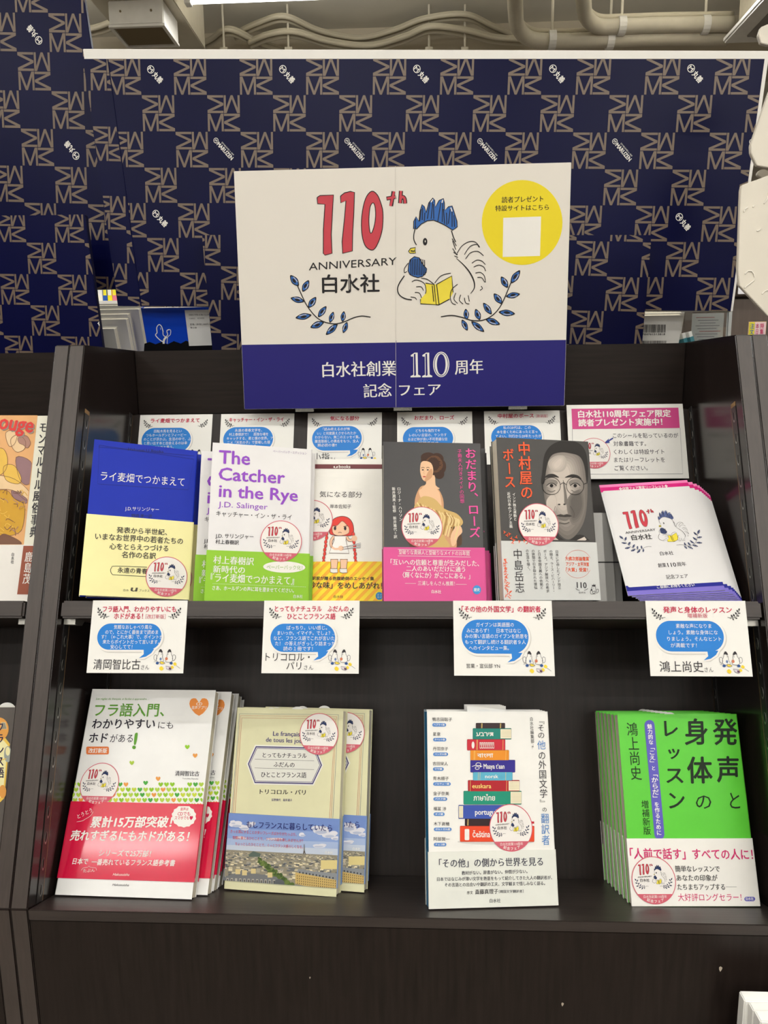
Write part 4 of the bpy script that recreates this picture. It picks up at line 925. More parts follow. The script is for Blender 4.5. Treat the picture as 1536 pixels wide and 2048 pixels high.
s.stroke([(70, 800), (58, 850), (66, 880)], 4, G(120), 5, smooth=3); s.stroke([(172, 800), (198, 845), (196, 880)], 5, G(84), 5, smooth=3)
s.poly([(-20, 1010), (60, 960), (100, 1010), (160, 1040), (215, 1000), (262, 1000), (298, 1030), (350, 1090), (-20, 1100)], G(50), 1, smooth=2); s.poly([(50, 1000), (100, 1040), (165, 1060), (270, 1012), (285, 1030), (200, 1100), (60, 1100)], G(206), 4, smooth=0); s.poly([(110, 1046), (165, 1064), (215, 1046), (190, 1110), (130, 1110)], G(150), 5)
s.clip = None; s.crop(*K3); OG = ink((232, 92, 52))
s.vtext('中村屋の', 1240, 420, 1268, 890, 104, OG, 8, 'b'); s.vtext('ボース', 1112, 474, 1132, 800, 92, OG, 8, 'b')
s.vtext('インド独立運動と', 1160, 832, 1172, 1060, 26, WHITE, 8, 'm'); s.vtext('近代日本のアジア主義', 1118, 826, 1138, 1118, 28, WHITE, 8, 'm')
for i, (x, y) in enumerate(((1085, 1150), (1105, 1175), (1125, 1165), (1140, 1200), (1160, 1215), (1180, 1190), (1205, 1225), (1150, 1235), (1245, 1220), (1270, 1240))):
    for k in range(3): s.stroke([(x, y), (x+12*math.cos(i+k*2.1), y+14*math.sin(i+k*2.1))], 6, OG, 8)
sb.crop(*K3); sb.clip = (.0006, .0006, .1108, .0636)
for i in range(46):
    y = 1368+i*7; x = 1086+10*math.sin(i*.7)+ (i/46)**2*30*((i*7) % 5)/2
    for k in range(2): sb.stroke([(x, y), (x+14*math.cos(i*1.3+k*2.1), y+12*math.sin(i*1.9+k*2.1))], 5, OG, 2)
sb.clip = None
sb.vtext('中島岳志', 1188, 1285, 1210, 1645, 78, DARK, 3, 'r')
for j, tx in enumerate(('の生涯を描く。', 'の狭間で引き裂かれた懊悩', 'と日本帝国主義への依拠と', 'ボース。アジア解放への希求', 'の闘士、ラース・ビハーリー・', '日本に亡命したインド独立')):
    x = 1266+j*48; n = len(tx); sb.vtext(tx, x, 1288+j*1.5, x+6+n*1.4, 1288+(1640-1288)*min(1, n/13), 27, DARK, 3, 'r')
sb.crop(*K4); OG2 = ink((224, 96, 64)); sb.ring(222, 1200, 94, 96, 1.6, OG2, 3, a0=205, a1=335); sb.ring(222, 1200, 94, 96, 1.6, OG2, 3, a0=25, a1=155)
for tx, x0, x1, y in (('大佛次郎論壇賞', 136, 300, 1176), ('アジア・太平洋賞', 142, 300, 1214), ('「大賞」受賞！', 142, 292, 1252)): sb.text(tx, x0, y, x1, y+2, 26, OG2, 3, 'b')
sb.text('110', 216, 1364, 284, 1366, 42, DARK, 3, 'm', lat=True); sb.ring(250, 1360, 44, 22, 3, DARK, 3, a0=20, a1=70); sb.ring(250, 1360, 44, 22, 3, DARK, 3, a0=110, a1=160); sb.text('白水社', 230, 1402, 276, 1403, 12, DARK, 3, 'l')
old = (sb.k, sb.pre)
def bird_only(s, cx, cy, k):
    f = lambda a, b: (cx+a*k, cy+b*k)
    s.poly([f(*p) for p in ((-.3, -.45), (-.28, -.75), (-.1, -.6), (0, -.9), (.1, -.62), (.28, -.8), (.26, -.4))], DARK, 4)
    for P in ([(-.3, -.4), (-.4, 0), (-.55, .3), (-.5, .75), (0, .8), (.3, .75)], [(.26, -.4), (.3, 0), (.42, .3), (.4, .7)], [(.4, .1), (.7, 0), (.75, .4), (.5, .7)], [(-.2, .3), (0, .4), (.2, .3), (.2, .6), (0, .7), (-.2, .6), (-.2, .3)]): s.stroke([f(*p) for p in P], .06*k, DARK, 4, smooth=3)
    s.ell(*f(-.12, -.15), .04*k, .06*k, DARK, 4); s.ell(*f(-.35, .15), .12*k, .14*k, DARK, 4)
bird_only(sb, 332, 1372, 42)
finish(t, sc, sb); sc.crop(*K3); put_sticker(t, sc, 1358, 1088, 1520, 1094, .0015)
back_copy(t, .0, 0, T+.0008, 'dark portrait book, copy hidden behind the front one, its edge showing at the left')

# --- grey plastic book rests behind the leaflets
GP = mat('grey_plastic', (150, 149, 146), .3, noise=.04, scale=30)
for k, (px0, px1, w_) in enumerate(((1180, 1214, .058), (1196, 1232, .068), (1208, 1246, .080))):
    xa, va = sl_at(px0, 1025.5, w_); xb, vb = sl_at(px1, 1201, w_); M = slant_matrix(xa, VU, w_)
    o = empty('book_rest', M, ('thin grey plastic book rest right of the portrait book, %s of three' % ('nearest', 'middle', 'rearmost')[k]), 'book rest', 'grey plastic book rests')
    W_ = xb-xa; H_ = va-VU; _, vs_ = sl_at(1200, 1124.5, w_); h1 = vs_-VU
    MB().box(0, W_, 0, h1-.0008, -.002, 0).build('lower_plate', GP, o, bevel=.0004); MB().box(0, W_, h1+.0008, H_, -.002, 0).build('upper_plate', GP, o, bevel=.0004)
    MB().box(.0003, W_-.0003, h1-.002, h1+.002, -.0018, -.0008).build('dark_slot', SLOT, o)

# --- stack of fair leaflets
def make_leaflet(label):
    W, H, T = .105, .148, .0012
    M = slant_matrix(.2253, -.24049, .02001, (.37488, -.02473, .06922))
    t = empty('leaflet', M, label, 'leaflet', 'stacked fair leaflets')
    MB().box(0, W, 0, H, -T, 0).build('folded_sheets', cloth((222, 222, 222), .5), t)
    s = Sheet(W, H, [(0, 0), (105, 0), (105, 148), (0, 148)]); Bl = ink((36, 40, 140)); MG = ink((208, 36, 122)); LP = ink((238, 130, 184)); PL = ink((124, 112, 200))
    s.rect(0, 0, 105, 3.8, LP, 1); s.rect(0, 3.8, 105, 10.8, MG, 1); s.rect(0, 142.5, 105, 148, PL, 1); s.rect(0, 136, 105, 142.5, Bl, 1)
    s.rrect(2.2, 9.0, 105, 138, 2, ink((222, 221, 221), .5), 2); s.rect(50, 9.0, 105, 138, ink((222, 221, 221), .5), 2)
    s.text('❖店頭フェア限定リーフレット❖', 22, 9.2, 80, 9.2, 3.9, WHITE, 3, 'b'); s.text('ご自由にお持ちください', 33, 141.6, 74, 141.6, 4.0, WHITE, 3, 'b')
    emblem(s, paper=ink((222, 221, 221), .5), place=affine_place(54, 67, .2), L=3, heavy=.8, leafm=ink((92, 108, 160)))
    for tx, x0, x1, y, h in (('白水社', 47, 62, 101, 4.8), ('創業', 41, 50, 116, 5), ('110', 51.5, 61, 116, 5.4), ('周年', 62, 72, 116, 5), ('記念フェア', 46, 70, 131, 5)): s.text(tx, x0, y, x1, y, h, DARK, 4, 'm', lat=(tx == '110'))
    s.build('leaflet_print', t); return t
lf = make_leaflet('top leaflet of the stack, pink upper edge, bird emblem and blue foot')
for k in range(1, 10):
    M = lf.matrix_world.copy(); dx = (.0065, .0125, .0165, .0190, .0215, .024, .0265, .029, .031)[k-1]
    M = M @ Matrix.Rotation(-.010*k**.7, 4, 'Z'); M.translation = lf.matrix_world.translation+EX*dx*.72+EV*(-.0007*k)+(M.to_3x3() @ Vector((0, 0, -1)))*(.0015*k)
    copy_tree(lf, M, ('%s leaflet down in the fanned stack of pink-edged leaflets' % ('second', 'third', 'fourth', 'fifth', 'sixth', 'seventh', 'eighth', 'ninth', 'bottom')[k-1]))

# --- the magenta notice
xa, va = sl_at(1133, 810, WR-.002); xb, vb = sl_at(1364.5, 808, WR-.002); W_, H_ = xb-xa+.0005, .1015
n = empty('notice_card', slant_matrix(xa, va-H_, WR-.0018)); tag(n, 'white notice card with a magenta heading and blue arrow below the rail', 'notice')
MB().box(0, W_, 0, H_, -.0006, 0).build('card_stock', CARD, n)
q = [pix(n.matrix_world @ Vector(p)) for p in ((0, H_, 0), (W_, H_, 0), (W_, 0, 0), (0, 0, 0))]
s = Sheet(W_, H_, q); s.crop(*K4); MG = ink((204, 72, 136))
s.poly([(182, 130), (918, 122), (928, 262), (188, 270)], MG, 1); s.text('白水社110周年フェア限定', 228, 192, 868, 186, 46, WHITE, 3, 'h'); s.text('読者プレゼント実施中！', 230, 252, 810, 244, 46, WHITE, 3, 'h')
s.stroke([(188, 270), (192, 580), (948, 578), (930, 262)], 2, ink((100, 98, 120)), 2)
for tx, x0, x1, y in (('このシールを貼っているのが', 468, 918, 332), ('対象書籍です。', 472, 696, 388), ('くわしくは特設サイト', 474, 822, 444), ('またはリーフレットを', 476, 826, 499), ('ご覧ください。', 480, 708, 556)): s.text(tx, x0, y, x1, y-1, 32, ink((72, 70, 82)), 3, 'r')
s.poly([(402, 370), (440, 334), (436, 346), (466, 328), (470, 336), (442, 354), (446, 364)], ink((48, 62, 140)), 3)
s.build('notice_print', n); put_sticker(n, s, 338, 436, 449, 436, .0007)

# --- lower shelf: white textbook with hearts and red band
T = .0145
t, sc, sb = make_book('book', (-.38723, -.55422, .04766, .1974, .0387, -.00663, .14933, .21575), T, 'L', cloth((232, 232, 230), .22),
    'large white book with green title, heart pattern and shiny red band, lower left front', GL_, obi=(.0925, cloth((206, 16, 62), .1)))
for s in (sc, sb): s.crop(*M3)
GR_ = ink((92, 152, 48)); OR = ink((226, 138, 62)); INK = ink((34, 30, 44)); s = sc
s.text('フラ語入門、', 412, 320, 952, 320, 92, GR_, 3, 'b'); s.text('わかりやすい', 396, 415, 880, 415, 72, INK, 3, 'b'); s.text('にも', 905, 415, 1020, 415, 54, INK, 3, 'r'); s.text('ホド', 372, 522, 515, 522, 72, INK, 3, 'b'); s.text('がある', 535, 520, 710, 520, 60, INK, 3, 'r')
s.poly([(738, 445), (752, 452), (738, 530), (722, 530), (728, 460)], GR_, 3, smooth=3); s.ell(723, 556, 14, 14, GR_, 3)
s.text('Les règles du français, si faciles à apprendre…', 430, 190, 838, 192, 16, GR_, 3, 'l', lat=True, skew=.3)
s.rrect(356, 550, 530, 610, 12, ink((218, 118, 62)), 3); s.text('改訂新版', 372, 600, 514, 600, 34, WHITE, 4, 'b')
def heart(s, x, y, r_, m, L=3): s.poly([(x, y-r_*.35), (x+r_*.3, y-r_*.8), (x+r_*.8, y-r_*.75), (x+r_, y-r_*.25), (x+r_*.75, y+r_*.35), (x, y+r_), (x-r_*.75, y+r_*.35), (x-r_, y-r_*.25), (x-r_*.8, y-r_*.75), (x-r_*.3, y-r_*.8)], m, L, smooth=2)
heart(s, 1222, 240, 74, OR); s.text('CD', 1200, 234, 1246, 234, 24, WHITE, 5, 'm', lat=True); s.text('音声アプリ', 1164, 264, 1278, 264, 24, WHITE, 5, 'm')
s.text('清岡智比古', 1036, 775, 1222, 778, 36, INK, 3, 'm'); s.text('Tomohiko Kiyooka', 1094, 800, 1216, 802, 10, INK, 3, 'r', lat=True)
HG = [ink(c) for c in ((140, 190, 40), (170, 200, 70), (70, 160, 60), (222, 150, 70), (190, 205, 60))]; rnd = random.Random(4)
for x, y, k in ((1132, 552, 0), (1192, 618, 3), (706, 674, 1), (908, 796, 3), (812, 828, 2)): heart(s, x, y, 18, HG[k])
s.clip = (.0005, .09, .1488, .2155)
for j in range(5):
    for i in range(30):
        x = 200+i*44.5+(j % 2)*22+(4-j)*4; y = 840+j*40
        if j == 0 and (690 < x < 920 or 1050 < x < 1150 or 330 < x < 590): continue
        heart(s, x, y, 18, HG[rnd.choice((0, 0, 0, 1, 1, 4, 2, 3))])
s.clip = None
s = sb
s.text('累計15万部突破！', 384, 1172, 1010, 1172, 78, WHITE, 3, 'h', skew=.12); s.text('売れすぎるにもホドがある！', 230, 1272, 1140, 1282, 74, WHITE, 3, 'h', skew=.12); s.text('シリーズで25万部！', 452, 1392, 850, 1398, 46, WHITE, 3, 'b', skew=.1); s.text('日本で', 250, 1454, 368, 1456, 44, WHITE, 3, 'b', skew=.1); s.text('一番売れているフランス語参考書', 394, 1460, 1036, 1468, 44, WHITE, 3, 'b', skew=.1)
s.text('とうとう', 296, 1106, 408, 1052, 34, WHITE, 3, 'l'); s.text('たぶん', 334, 1518, 424, 1512, 26, WHITE, 3, 'l'); s.stroke([(286, 1128), (330, 1120), (350, 1108), (392, 1082), (412, 1050)], 2.5, WHITE, 3, smooth=3); s.stroke([(320, 1500), (335, 1482), (372, 1476), (380, 1466), (388, 1476), (435, 1482), (438, 1500)], 2.5, WHITE, 3)
s.text('Hakusuisha', 562, 1540, 688, 1542, 20, WHITE, 3, 'l', lat=True, skew=.3)
s.poly([(1108+96*(1 if i % 2 else .93)*math.cos(2*math.pi*i/28), 1086+86*(1 if i % 2 else .93)*math.sin(2*math.pi*i/28)) for i in range(28) if 1086+86*(1 if i % 2 else .93)*math.sin(2*math.pi*i/28) > 1008], WHITE, 2)
for tx, x0, x1, y, h in (('音声は', 1080, 1142, 1042, 22), ('CDでも', 1058, 1156, 1082, 30), ('スマホでも♥', 1036, 1176, 1112, 26)): s.text(tx, x0, y, x1, y, h, CRIM, 3, 'b')
finish(t, sc, sb); put_sticker(t, sc, 458, 836, 607, 836, .0007)
b = [o for o in KIDS(t) if o.name.startswith('belly_band')][0]   # the band leaves the white foot of the cover free
W = .14933
for vtx in b.data.vertices:
    if vtx.co.y < .001: vtx.co.y = .0160
hs = Sheet(W, .21575, [pix(t.matrix_world @ Vector(p)) for p in ((0, .21575, 0), (W, .21575, 0), (W, 0, 0), (0, 0, 0))]); hs.crop(*M3); hs.text('Hakusuisha', 556, 1618, 682, 1622, 18, INK, 3, 'l', lat=True, skew=.3); hs.build('foot_print', t)
fra = t
for k, (dx, dw) in enumerate(((.0120, .0165), (.0145, .032), (.0160, .0475), (.0172, .0600))):
    M = t.matrix_world.copy(); M = M @ Matrix.Rotation(-.045*(k+1), 4, 'X'); M.translation = t.matrix_world.translation+EX*dx+EW*dw+EV*.0
    copy_tree(t, M, ('large white and red book, %s copy behind the front one, its right edge showing' % ('first', 'second', 'third', 'last')[k]))

# --- cream book with the city photo band
def slip(t, x, H, rad, T=.004):
    """round order slip sticking up between the pages"""
    P = [(x+rad*math.cos(a), H-.004+rad*.8*math.sin(a)) for a in [math.pi*k/12 for k in range(13)]]
    MB().prism(P+[(x-rad, H-.02), (x+rad, H-.02)], lambda p, z: (p[0], p[1], z), -T, -T-.0003).build('order_slip', cloth((226, 226, 222), .5), t)
T = .0165
t, sc, sb = make_book('book', (-.21475, -.55395, .08165, .0388, .13795, -.01562, .12686, .19163), T, 'L', cloth((214, 212, 174), .45),
    'cream book with a framed French title and a city photo band, front copy', GL_, obi=(.0775, cloth((120, 150, 200), .35)))
b = [o for o in KIDS(t) if o.name.startswith('belly_band')][0]
for vtx in b.data.vertices:
    if vtx.co.y < .001: vtx.co.y = .0085
for s in (sc, sb): s.crop(*M4)
s = sc; BLN, RDN, PUR = ink((96, 104, 128)), ink((190, 104, 84)), ink((78, 72, 120))
s.stroke([(150, 1100), (222, 170), (1116, 178), (1064, 1138)], 3, BLN, 2); s.stroke([(162, 1100), (232, 186), (1100, 196), (1048, 1138)], 3, RDN, 2); s.stroke([(178, 1104), (244, 206), (1088, 216), (1034, 1136)], 3, RDN, 2)
s.text('Le français', 524, 368, 768, 374, 42, PUR, 3, 'm', lat=True); s.text('de tous les jours', 460, 422, 830, 436, 42, PUR, 3, 'm', lat=True)
def hexa(g, m, L): s.poly([(370-g*.6, 462-g), (905+g*.6, 474-g), (968+g, 634), (886+g*.5, 806+g), (360-g*.5, 796+g), (298-g, 622)], m, L)
hexa(12, ink((226, 226, 216)), 2); hexa(0, PUR, 3); hexa(-12, ink((226, 226, 216)), 4); hexa(-17, PUR, 5); hexa(-22, ink((218, 218, 210)), 6); s.line(362, 580, 898, 594, 2.5, INK, 7); s.line(360, 658, 896, 674, 2.5, INK, 7)
for tx, x0, x1, y, h in (('とってもナチュラル', 432, 830, 566, 44), ('ふだんの', 530, 720, 650, 44), ('ひとことフランス語', 418, 826, 744, 48)): s.text(tx, x0, y, x1, y+6, h, INK, 7, 'm')
s.text('トリコロル・パリ', 404, 896, 820, 904, 44, INK, 3, 'm'); s.text('荻野雅代　桜井道子', 512, 958, 698, 962, 22, PUR, 3, 'm')
# photo on the band: sky, clouds, horizon and streets of houses
s = sb; s.clip = (.0003, .0088, .1268, .0773); rnd = random.Random(7)
SKY = [ink(c) for c in ((112, 138, 196), (134, 158, 206), (160, 178, 212), (188, 198, 214))]
for k, (y0, y1) in enumerate(((1060, 1200), (1200, 1290), (1290, 1350), (1350, 1480))): s.poly([(60, y0), (1140, y0+40), (1140, y1+60), (60, y1+10)], SKY[k], 1+k*0)
for cx, cy, rx, ry in ((200, 1170, 70, 38), (270, 1195, 60, 30), (330, 1170, 40, 30), (170, 1150, 30, 22), (960, 1220, 90, 52), (1040, 1260, 70, 40), (900, 1200, 50, 30), (1090, 1290, 40, 22), (800, 1260, 40, 22), (940, 1360, 70, 22), (560, 1300, 90, 14), (220, 1290, 70, 16)):
    for q_ in range(5): s.ell(cx+rnd.uniform(-.5, .5)*rx, cy+rnd.uniform(-.4, .4)*ry, rx*.55, ry*.55, ink((214, 214, 222)), 2, n=14)
    s.ell(cx, cy+ry*.35, rx*.6, ry*.3, ink((176, 184, 206)), 3, n=14)
s.poly([(60, 1392), (560, 1420), (1140, 1448), (1140, 1840), (60, 1840)], ink((140, 134, 116)), 4)
CT = [ink(c) for c in ((160, 154, 136), (196, 186, 156), (104, 106, 108), (150, 146, 136), (222, 210, 174), (84, 88, 92), (188, 178, 160))]
for i in range(640):
    v = rnd.random(); y = 1405+v*v*230+rnd.uniform(0, 10); x = rnd.uniform(70, 1130); y += (x-70)*.045; a = 4+v*22; s.poly([(x, y), (x+a*1.6, y+a*.07), (x+a*1.6, y+a*.8), (x, y+a*.7)], rnd.choice(CT), 5+(i % 2))
s.poly([(310, 1440), (350, 1408), (415, 1430), (412, 1460), (312, 1460)], ink((86, 100, 92)), 7)
s.poly([(798, 1436), (806, 1400), (808, 1345), (812, 1345), (814, 1400), (824, 1436), (817, 1438), (811, 1420), (804, 1438)], ink((92, 84, 76)), 7)
TR = [ink(c) for c in ((84, 104, 52), (104, 122, 62), (66, 86, 44))]
for i in range(170):
    u_ = rnd.random(); x = 400+u_*300+rnd.uniform(-30, 30)*(.4+u_); y = 1480+u_*280+rnd.uniform(-20, 20); s.ell(x, y, 10+u_*14, 9+u_*12, rnd.choice(TR), 7, n=8)
BG = [ink(c) for c in ((196, 168, 104), (178, 150, 96))]
s.poly([(730, 1600), (900, 1585), (1120, 1680), (1120, 1800), (730, 1700)], BG[0], 8); s.poly([(740, 1600), (760, 1568), (900, 1590), (1120, 1610), (1120, 1672), (900, 1630)], ink((134, 138, 142)), 8)
for j in range(4):
    for i in range(20): x = 745+i*19; y = 1625+j*22+i*2.6; s.rect(x, y, x+6, y+12, ink((92, 78, 52)), 9)
for i in range(11): x = 770+i*30; s.ell(x, 1600+i*5, 7, 9, ink((60, 62, 66)), 9, n=8)
s.poly([(90, 1640), (240, 1590), (560, 1640), (640, 1740), (560, 1765), (90, 1720)], ink((112, 114, 116)), 8)
for i in range(12): x = 110+i*38; s.rect(x, 1650+i*1.5, x+20, 1690+i*1.5, ink((176, 172, 160)), 9); s.rect(x+5, 1658+i*1.5, x+15, 1690+i*1.5, ink((60, 60, 60)), 9)
s.rect(960, 1490, 1108, 1570, ink((214, 198, 136)), 9); s.ell(585, 1700, 48, 40, ink((88, 92, 96)), 9)
for (x, y) in ((250, 1580), (190, 1570), (330, 1565), (480, 1600)): s.rect(x, y, x+44, y+46, ink((206, 188, 136)), 9)
s.clip = None
NV = ink((40, 44, 110)); s.text('もしフランスに暮らしていたら', 288, 1198, 1062, 1232, 58, NV, 11, 'm'); RD2 = ink((204, 70, 76))
for tx, x0, x1, y in (('きっと耳にすることが多いフレーズばかりがたっぷり。', 146, 742, 1244), ('気軽に使えるひとことで、フランス語を楽しみませんか？', 164, 800, 1300), ('ちょっとしたひとことで、ぐっとフランス語らしくなる。', 188, 800, 1356)): s.text(tx, x0, y, x1, y+30, 28, RD2, 11, 'r')
s.text('白水社', 998, 1434, 1068, 1438, 26, WHITE, 11, 'm')
finish(t, sc, sb); put_sticker(t, sc, 942, 350, 1117, 350, .0016)
slip(t, .072, .19163, .0085, .003); slip(t, .040, .19163, .0062, .005)
cream = t
M = t.matrix_world.copy(); M = M @ Matrix.Rotation(-.03, 4, 'Y'); M.translation = M.translation+EX*.0290+EW*.0200+EV*.0006
copy_tree(t, M, 'cream book with a city photo band, rear copy showing right of the front one')
M = t.matrix_world.copy(); M.translation = M.translation+EX*.003+EW*.0180
copy_tree(t, M, 'cream book with a city photo band, middle copy hidden behind the front one')

# --- white book with a drawn stack of books
T = .0175
t, sc, sb = make_book('book', (.00915, -.55469, .02444, .03359, -.16106, .00313, .13357, .19182), T, 'R', cloth((236, 235, 230), .35),
    'white book with a drawing of nine stacked coloured books and a pale band', GL_, obi=(.0530, cloth((226, 228, 220), .4)), inner=cloth((22, 112, 160), .4))
for s in (sc, sb): s.crop(*M5)
s = sc; BK, LB = ink((40, 36, 44)), ink((72, 130, 196)); s.vtext('『その', 1186, 200, 1194, 400, 66, BK, 5, 'r'); s.vtext('他', 1194, 412, 1196, 500, 78, LB, 5, 'r'); s.vtext('の外国文学', 1198, 508, 1216, 940, 72, BK, 5, 'r'); s.vtext('』', 1210, 950, 1214, 1010, 66, BK, 5, 'r'); s.vtext('の', 1222, 1018, 1224, 1066, 46, BK, 5, 'r'); s.vtext('翻訳者', 1225, 1076, 1236, 1370, 76, LB, 5, 'r')
s.vtext('白水社編集部', 1103, 200, 1114, 440, 32, BK, 5, 'r'); s.vtext('［編］', 1114, 446, 1116, 492, 18, BK, 5, 'l')
for tx, lg, x0, x1, y, lx in (('鴨志田聡子', 'ヘブライ語', 203, 382, 238, 328), ('星泉', 'チベット語', 208, 276, 372, 330), ('丹羽京子', 'ベンガル語', 208, 346, 505, 346), ('吉田栄人', 'マヤ語', 206, 344, 640, 306), ('青木順子', 'ノルウェー語', 208, 352, 775, 370), ('金子奈美', 'バスク語', 210, 354, 912, 338), ('福冨 渉', 'タイ語', 212, 328, 1050, 314), ('木下眞穂', 'ポルトガル語', 214, 358, 1188, 378), ('阿部賢一', 'チェコ語', 214, 360, 1326, 330)):
    s.text(tx, x0, y, x1, y+2, 32, BK, 5, 'l'); xl = x0+2 if x0 > 203 else 202; s.rrect(xl, y+18, lx, y+50, 15.9, ink((84, 134, 200)), 4); s.text(lg, xl+14, y+42, lx-14, y+42, 17, WHITE, 5, 'b')
s.ell(780, 1335, 350, 24, ink((206, 204, 200)), 3)
def bk(x0, x1, y0, y1, c, tx=None, tc=WHITE, tx0=0, tx1=0, pages=None, lat=True, bands=()):
    d = ink([v*.72 for v in c]); m = ink(c)
    s.rrect(x0, y0, x1, y1, 8, d, 4); s.rrect(x0+2, y0+4, x1-2, y1-3, 7, m, 5)
    if pages == 'R': s.rect(x1-100 if y1-y0 > 90 and x1 > 900 else x1-46, y0+9, x1-2, y1-9, ink((232, 224, 196)), 6); [s.line(x1-92 if x1 > 900 and y1-y0 > 90 else x1-40, y0+22+k*13, x1-4, y0+22+k*13, 2, ink((190, 178, 140)), 7) for k in range(int((y1-y0-30)/13))]
    if pages == 'L': s.rect(x0+4, y0+9, x0+42, y1-9, ink((232, 224, 196)), 6); [s.line(x0+6, y0+24+k*13, x0+38, y0+24+k*13, 2, ink((190, 178, 140)), 7) for k in range(int((y1-y0-30)/13))]
    for b_ in bands: s.line(b_, y0+4, b_-2, y1-4, 3, ink((232, 200, 120)), 7)
    if tx: s.text(tx, tx0, y1-(y1-y0)*.30, tx1, y1-(y1-y0)*.30, (y1-y0)*.40, tc, 8, 'b', lat=lat)
bk(598, 864, 254, 306, (58, 44, 46), bands=(650, 656, 820, 826)); bk(570, 922, 302, 404, (34, 128, 116), 'עברית', WHITE, 600, 762, 'R')
bk(518, 866, 402, 504, (196, 44, 60), 'བོད་ཡིག', WHITE, 632, 764, bands=(606, 614, 845)); s.ell(572, 455, 13, 32, WHITE, 8)
bk(548, 900, 500, 596, (226, 142, 40), 'বাংলা', WHITE, 610, 756, bands=(582, 590, 872)); bk(548, 956, 590, 704, (52, 44, 140), 'Maaya t’aan', WHITE, 668, 858)
s.ring(620, 630, 22, 14, 5, WHITE, 8); s.ring(610, 664, 18, 13, 5, WHITE, 8); s.stroke([(562, 650), (600, 640), (656, 648)], 5, WHITE, 8, smooth=3); s.ell(640, 650, 7, 7, WHITE, 8)
bk(572, 932, 698, 780, (92, 174, 202), 'norsk', WHITE, 682, 802, bands=(620, 636, 870)); bk(526, 996, 774, 878, (172, 34, 44), 'euskara', ink((240, 206, 120)), 564, 738, 'R', bands=(548, 878))
bk(486, 1014, 872, 996, (30, 142, 116), 'ภาษาไทย', WHITE, 576, 772, 'R'); bk(440, 900, 1000, 1126, (60, 84, 170), 'português', WHITE, 590, 820, 'L'); bk(498, 900, 1124, 1190, (52, 34, 36), bands=(524, 530))
bk(454, 1130, 1190, 1336, (226, 74, 42), 'čeština', WHITE, 568, 728); s.rrect(496, 1218, 538, 1320, 10, WHITE, 8); s.rect(1060, 1150, 1128, 1170, ink((190, 40, 50)), 6)
s = sb
s.text('「その他」の側から世界を見る', 262, 1570, 1208, 1552, 74, ink((64, 66, 80)), 3, 'm')
for tx, x0, x1, y in (('教材がない。辞書がない。仲間が少ない。', 468, 1066, 1636), ('日本ではなじみが薄い文学を熱意をもって紹介してきた九人の翻訳者が、', 244, 1290, 1692), ('その言語との出会いや翻訳の工夫、文学観まで惜しみなく語る。', 314, 1226, 1744)): s.text(tx, x0, y, x1, y-16, 34, ink((70, 70, 78)), 3, 'm')
s.text('序文', 516, 1812, 570, 1810, 28, BK, 3, 'm'); s.text('斎藤真理子', 590, 1812, 800, 1806, 42, BK, 3, 'm'); s.text('［韓国文学翻訳者］', 806, 1800, 1030, 1796, 26, ink((90, 90, 96)), 3, 'm'); s.text('白水社', 722, 1888, 822, 1886, 34, ink((84, 86, 92)), 3, 'm')
finish(t, sc, sb); put_sticker(t, sc, 917, 1206, 1113, 1206, .0009)
slip(t, .063, .19182, .0085, .003)
MB().box(.045, .088, .185, .1975, -.0055, -.0052).build('order_slip', cloth((232, 230, 224), .5), t)
for k in range(1, 4): back_copy(t, .0, 0, (T+.0008)*k, 'white book with the drawn book stack, %s copy hidden behind the front one' % ('second', 'third', 'fourth')[k-1])

# --- green book
T = .0140
t, sc, sb = make_book('book', (.21766, -.55596, .05248, .03651, -.0396, .00843, .13071, .19058), T, 'R', cloth((92, 200, 58), .3),
    'bright green book with black vertical title and white band, front of its stack', GL_, obi=(.0648, cloth((238, 236, 230), .35)))
for s in (sc, sb): s.crop(*M6)
s = sc; KG = ink((24, 40, 24))
s.vtext('発声', 1184, 195, 1212, 730, 205, KG, 3, 'm') if False else None
s.vtext('発', 1180, 190, 1190, 420, 200, KG, 4, 'b'); s.vtext('声', 1206, 498, 1216, 725, 190, KG, 4, 'b'); s.vtext('と', 1258, 785, 1264, 945, 125, KG, 4, 'r')
s.vtext('身', 944, 190, 954, 418, 200, KG, 4, 'b'); s.vtext('体', 972, 500, 982, 735, 205, KG, 4, 'b'); s.vtext('の', 1005, 800, 1012, 945, 150, KG, 4, 'r')
s.vtext('レ', 728, 195, 738, 355, 150, KG, 4, 'b'); s.vtext('ッ', 762, 405, 768, 530, 130, KG, 4, 'b'); s.vtext('ス', 768, 580, 776, 735, 165, KG, 4, 'b'); s.vtext('ン', 780, 780, 788, 945, 155, KG, 4, 'b')
s.vtext('鴻上尚史', 420, 222, 462, 700, 92, KG, 4, 'r'); s.vtext('増補新版', 528, 858, 550, 1145, 62, KG, 4, 'l')
P = [(526+82*.5-41*math.cos(a)+0, 245-41*math.sin(a)) for a in [math.pi*k/10 for k in range(11)]]+[(648+41*math.cos(a), 1138+41*math.sin(a)) for a in [math.pi*k/10 for k in range(11)]]
s.poly(P, ink((96, 92, 186)), 2); s.vtext('魅力的な', 566, 236, 580, 408, 40, WHITE, 4, 'b'); s.vtext('「こえ」', 582, 408, 596, 575, 52, WHITE, 4, 'b'); s.vtext('と', 598, 578, 600, 618, 36, WHITE, 4, 'b'); s.vtext('「からだ」', 603, 620, 622, 868, 56, WHITE, 4, 'b'); s.vtext('を作るために', 624, 872, 646, 1148, 42, WHITE, 4, 'b')
s = sb; MGB = ink((204, 44, 108))
s.text('「人前で話す」すべての人に！', 408, 1338, 1412, 1345, 82, MGB, 3, 'b')
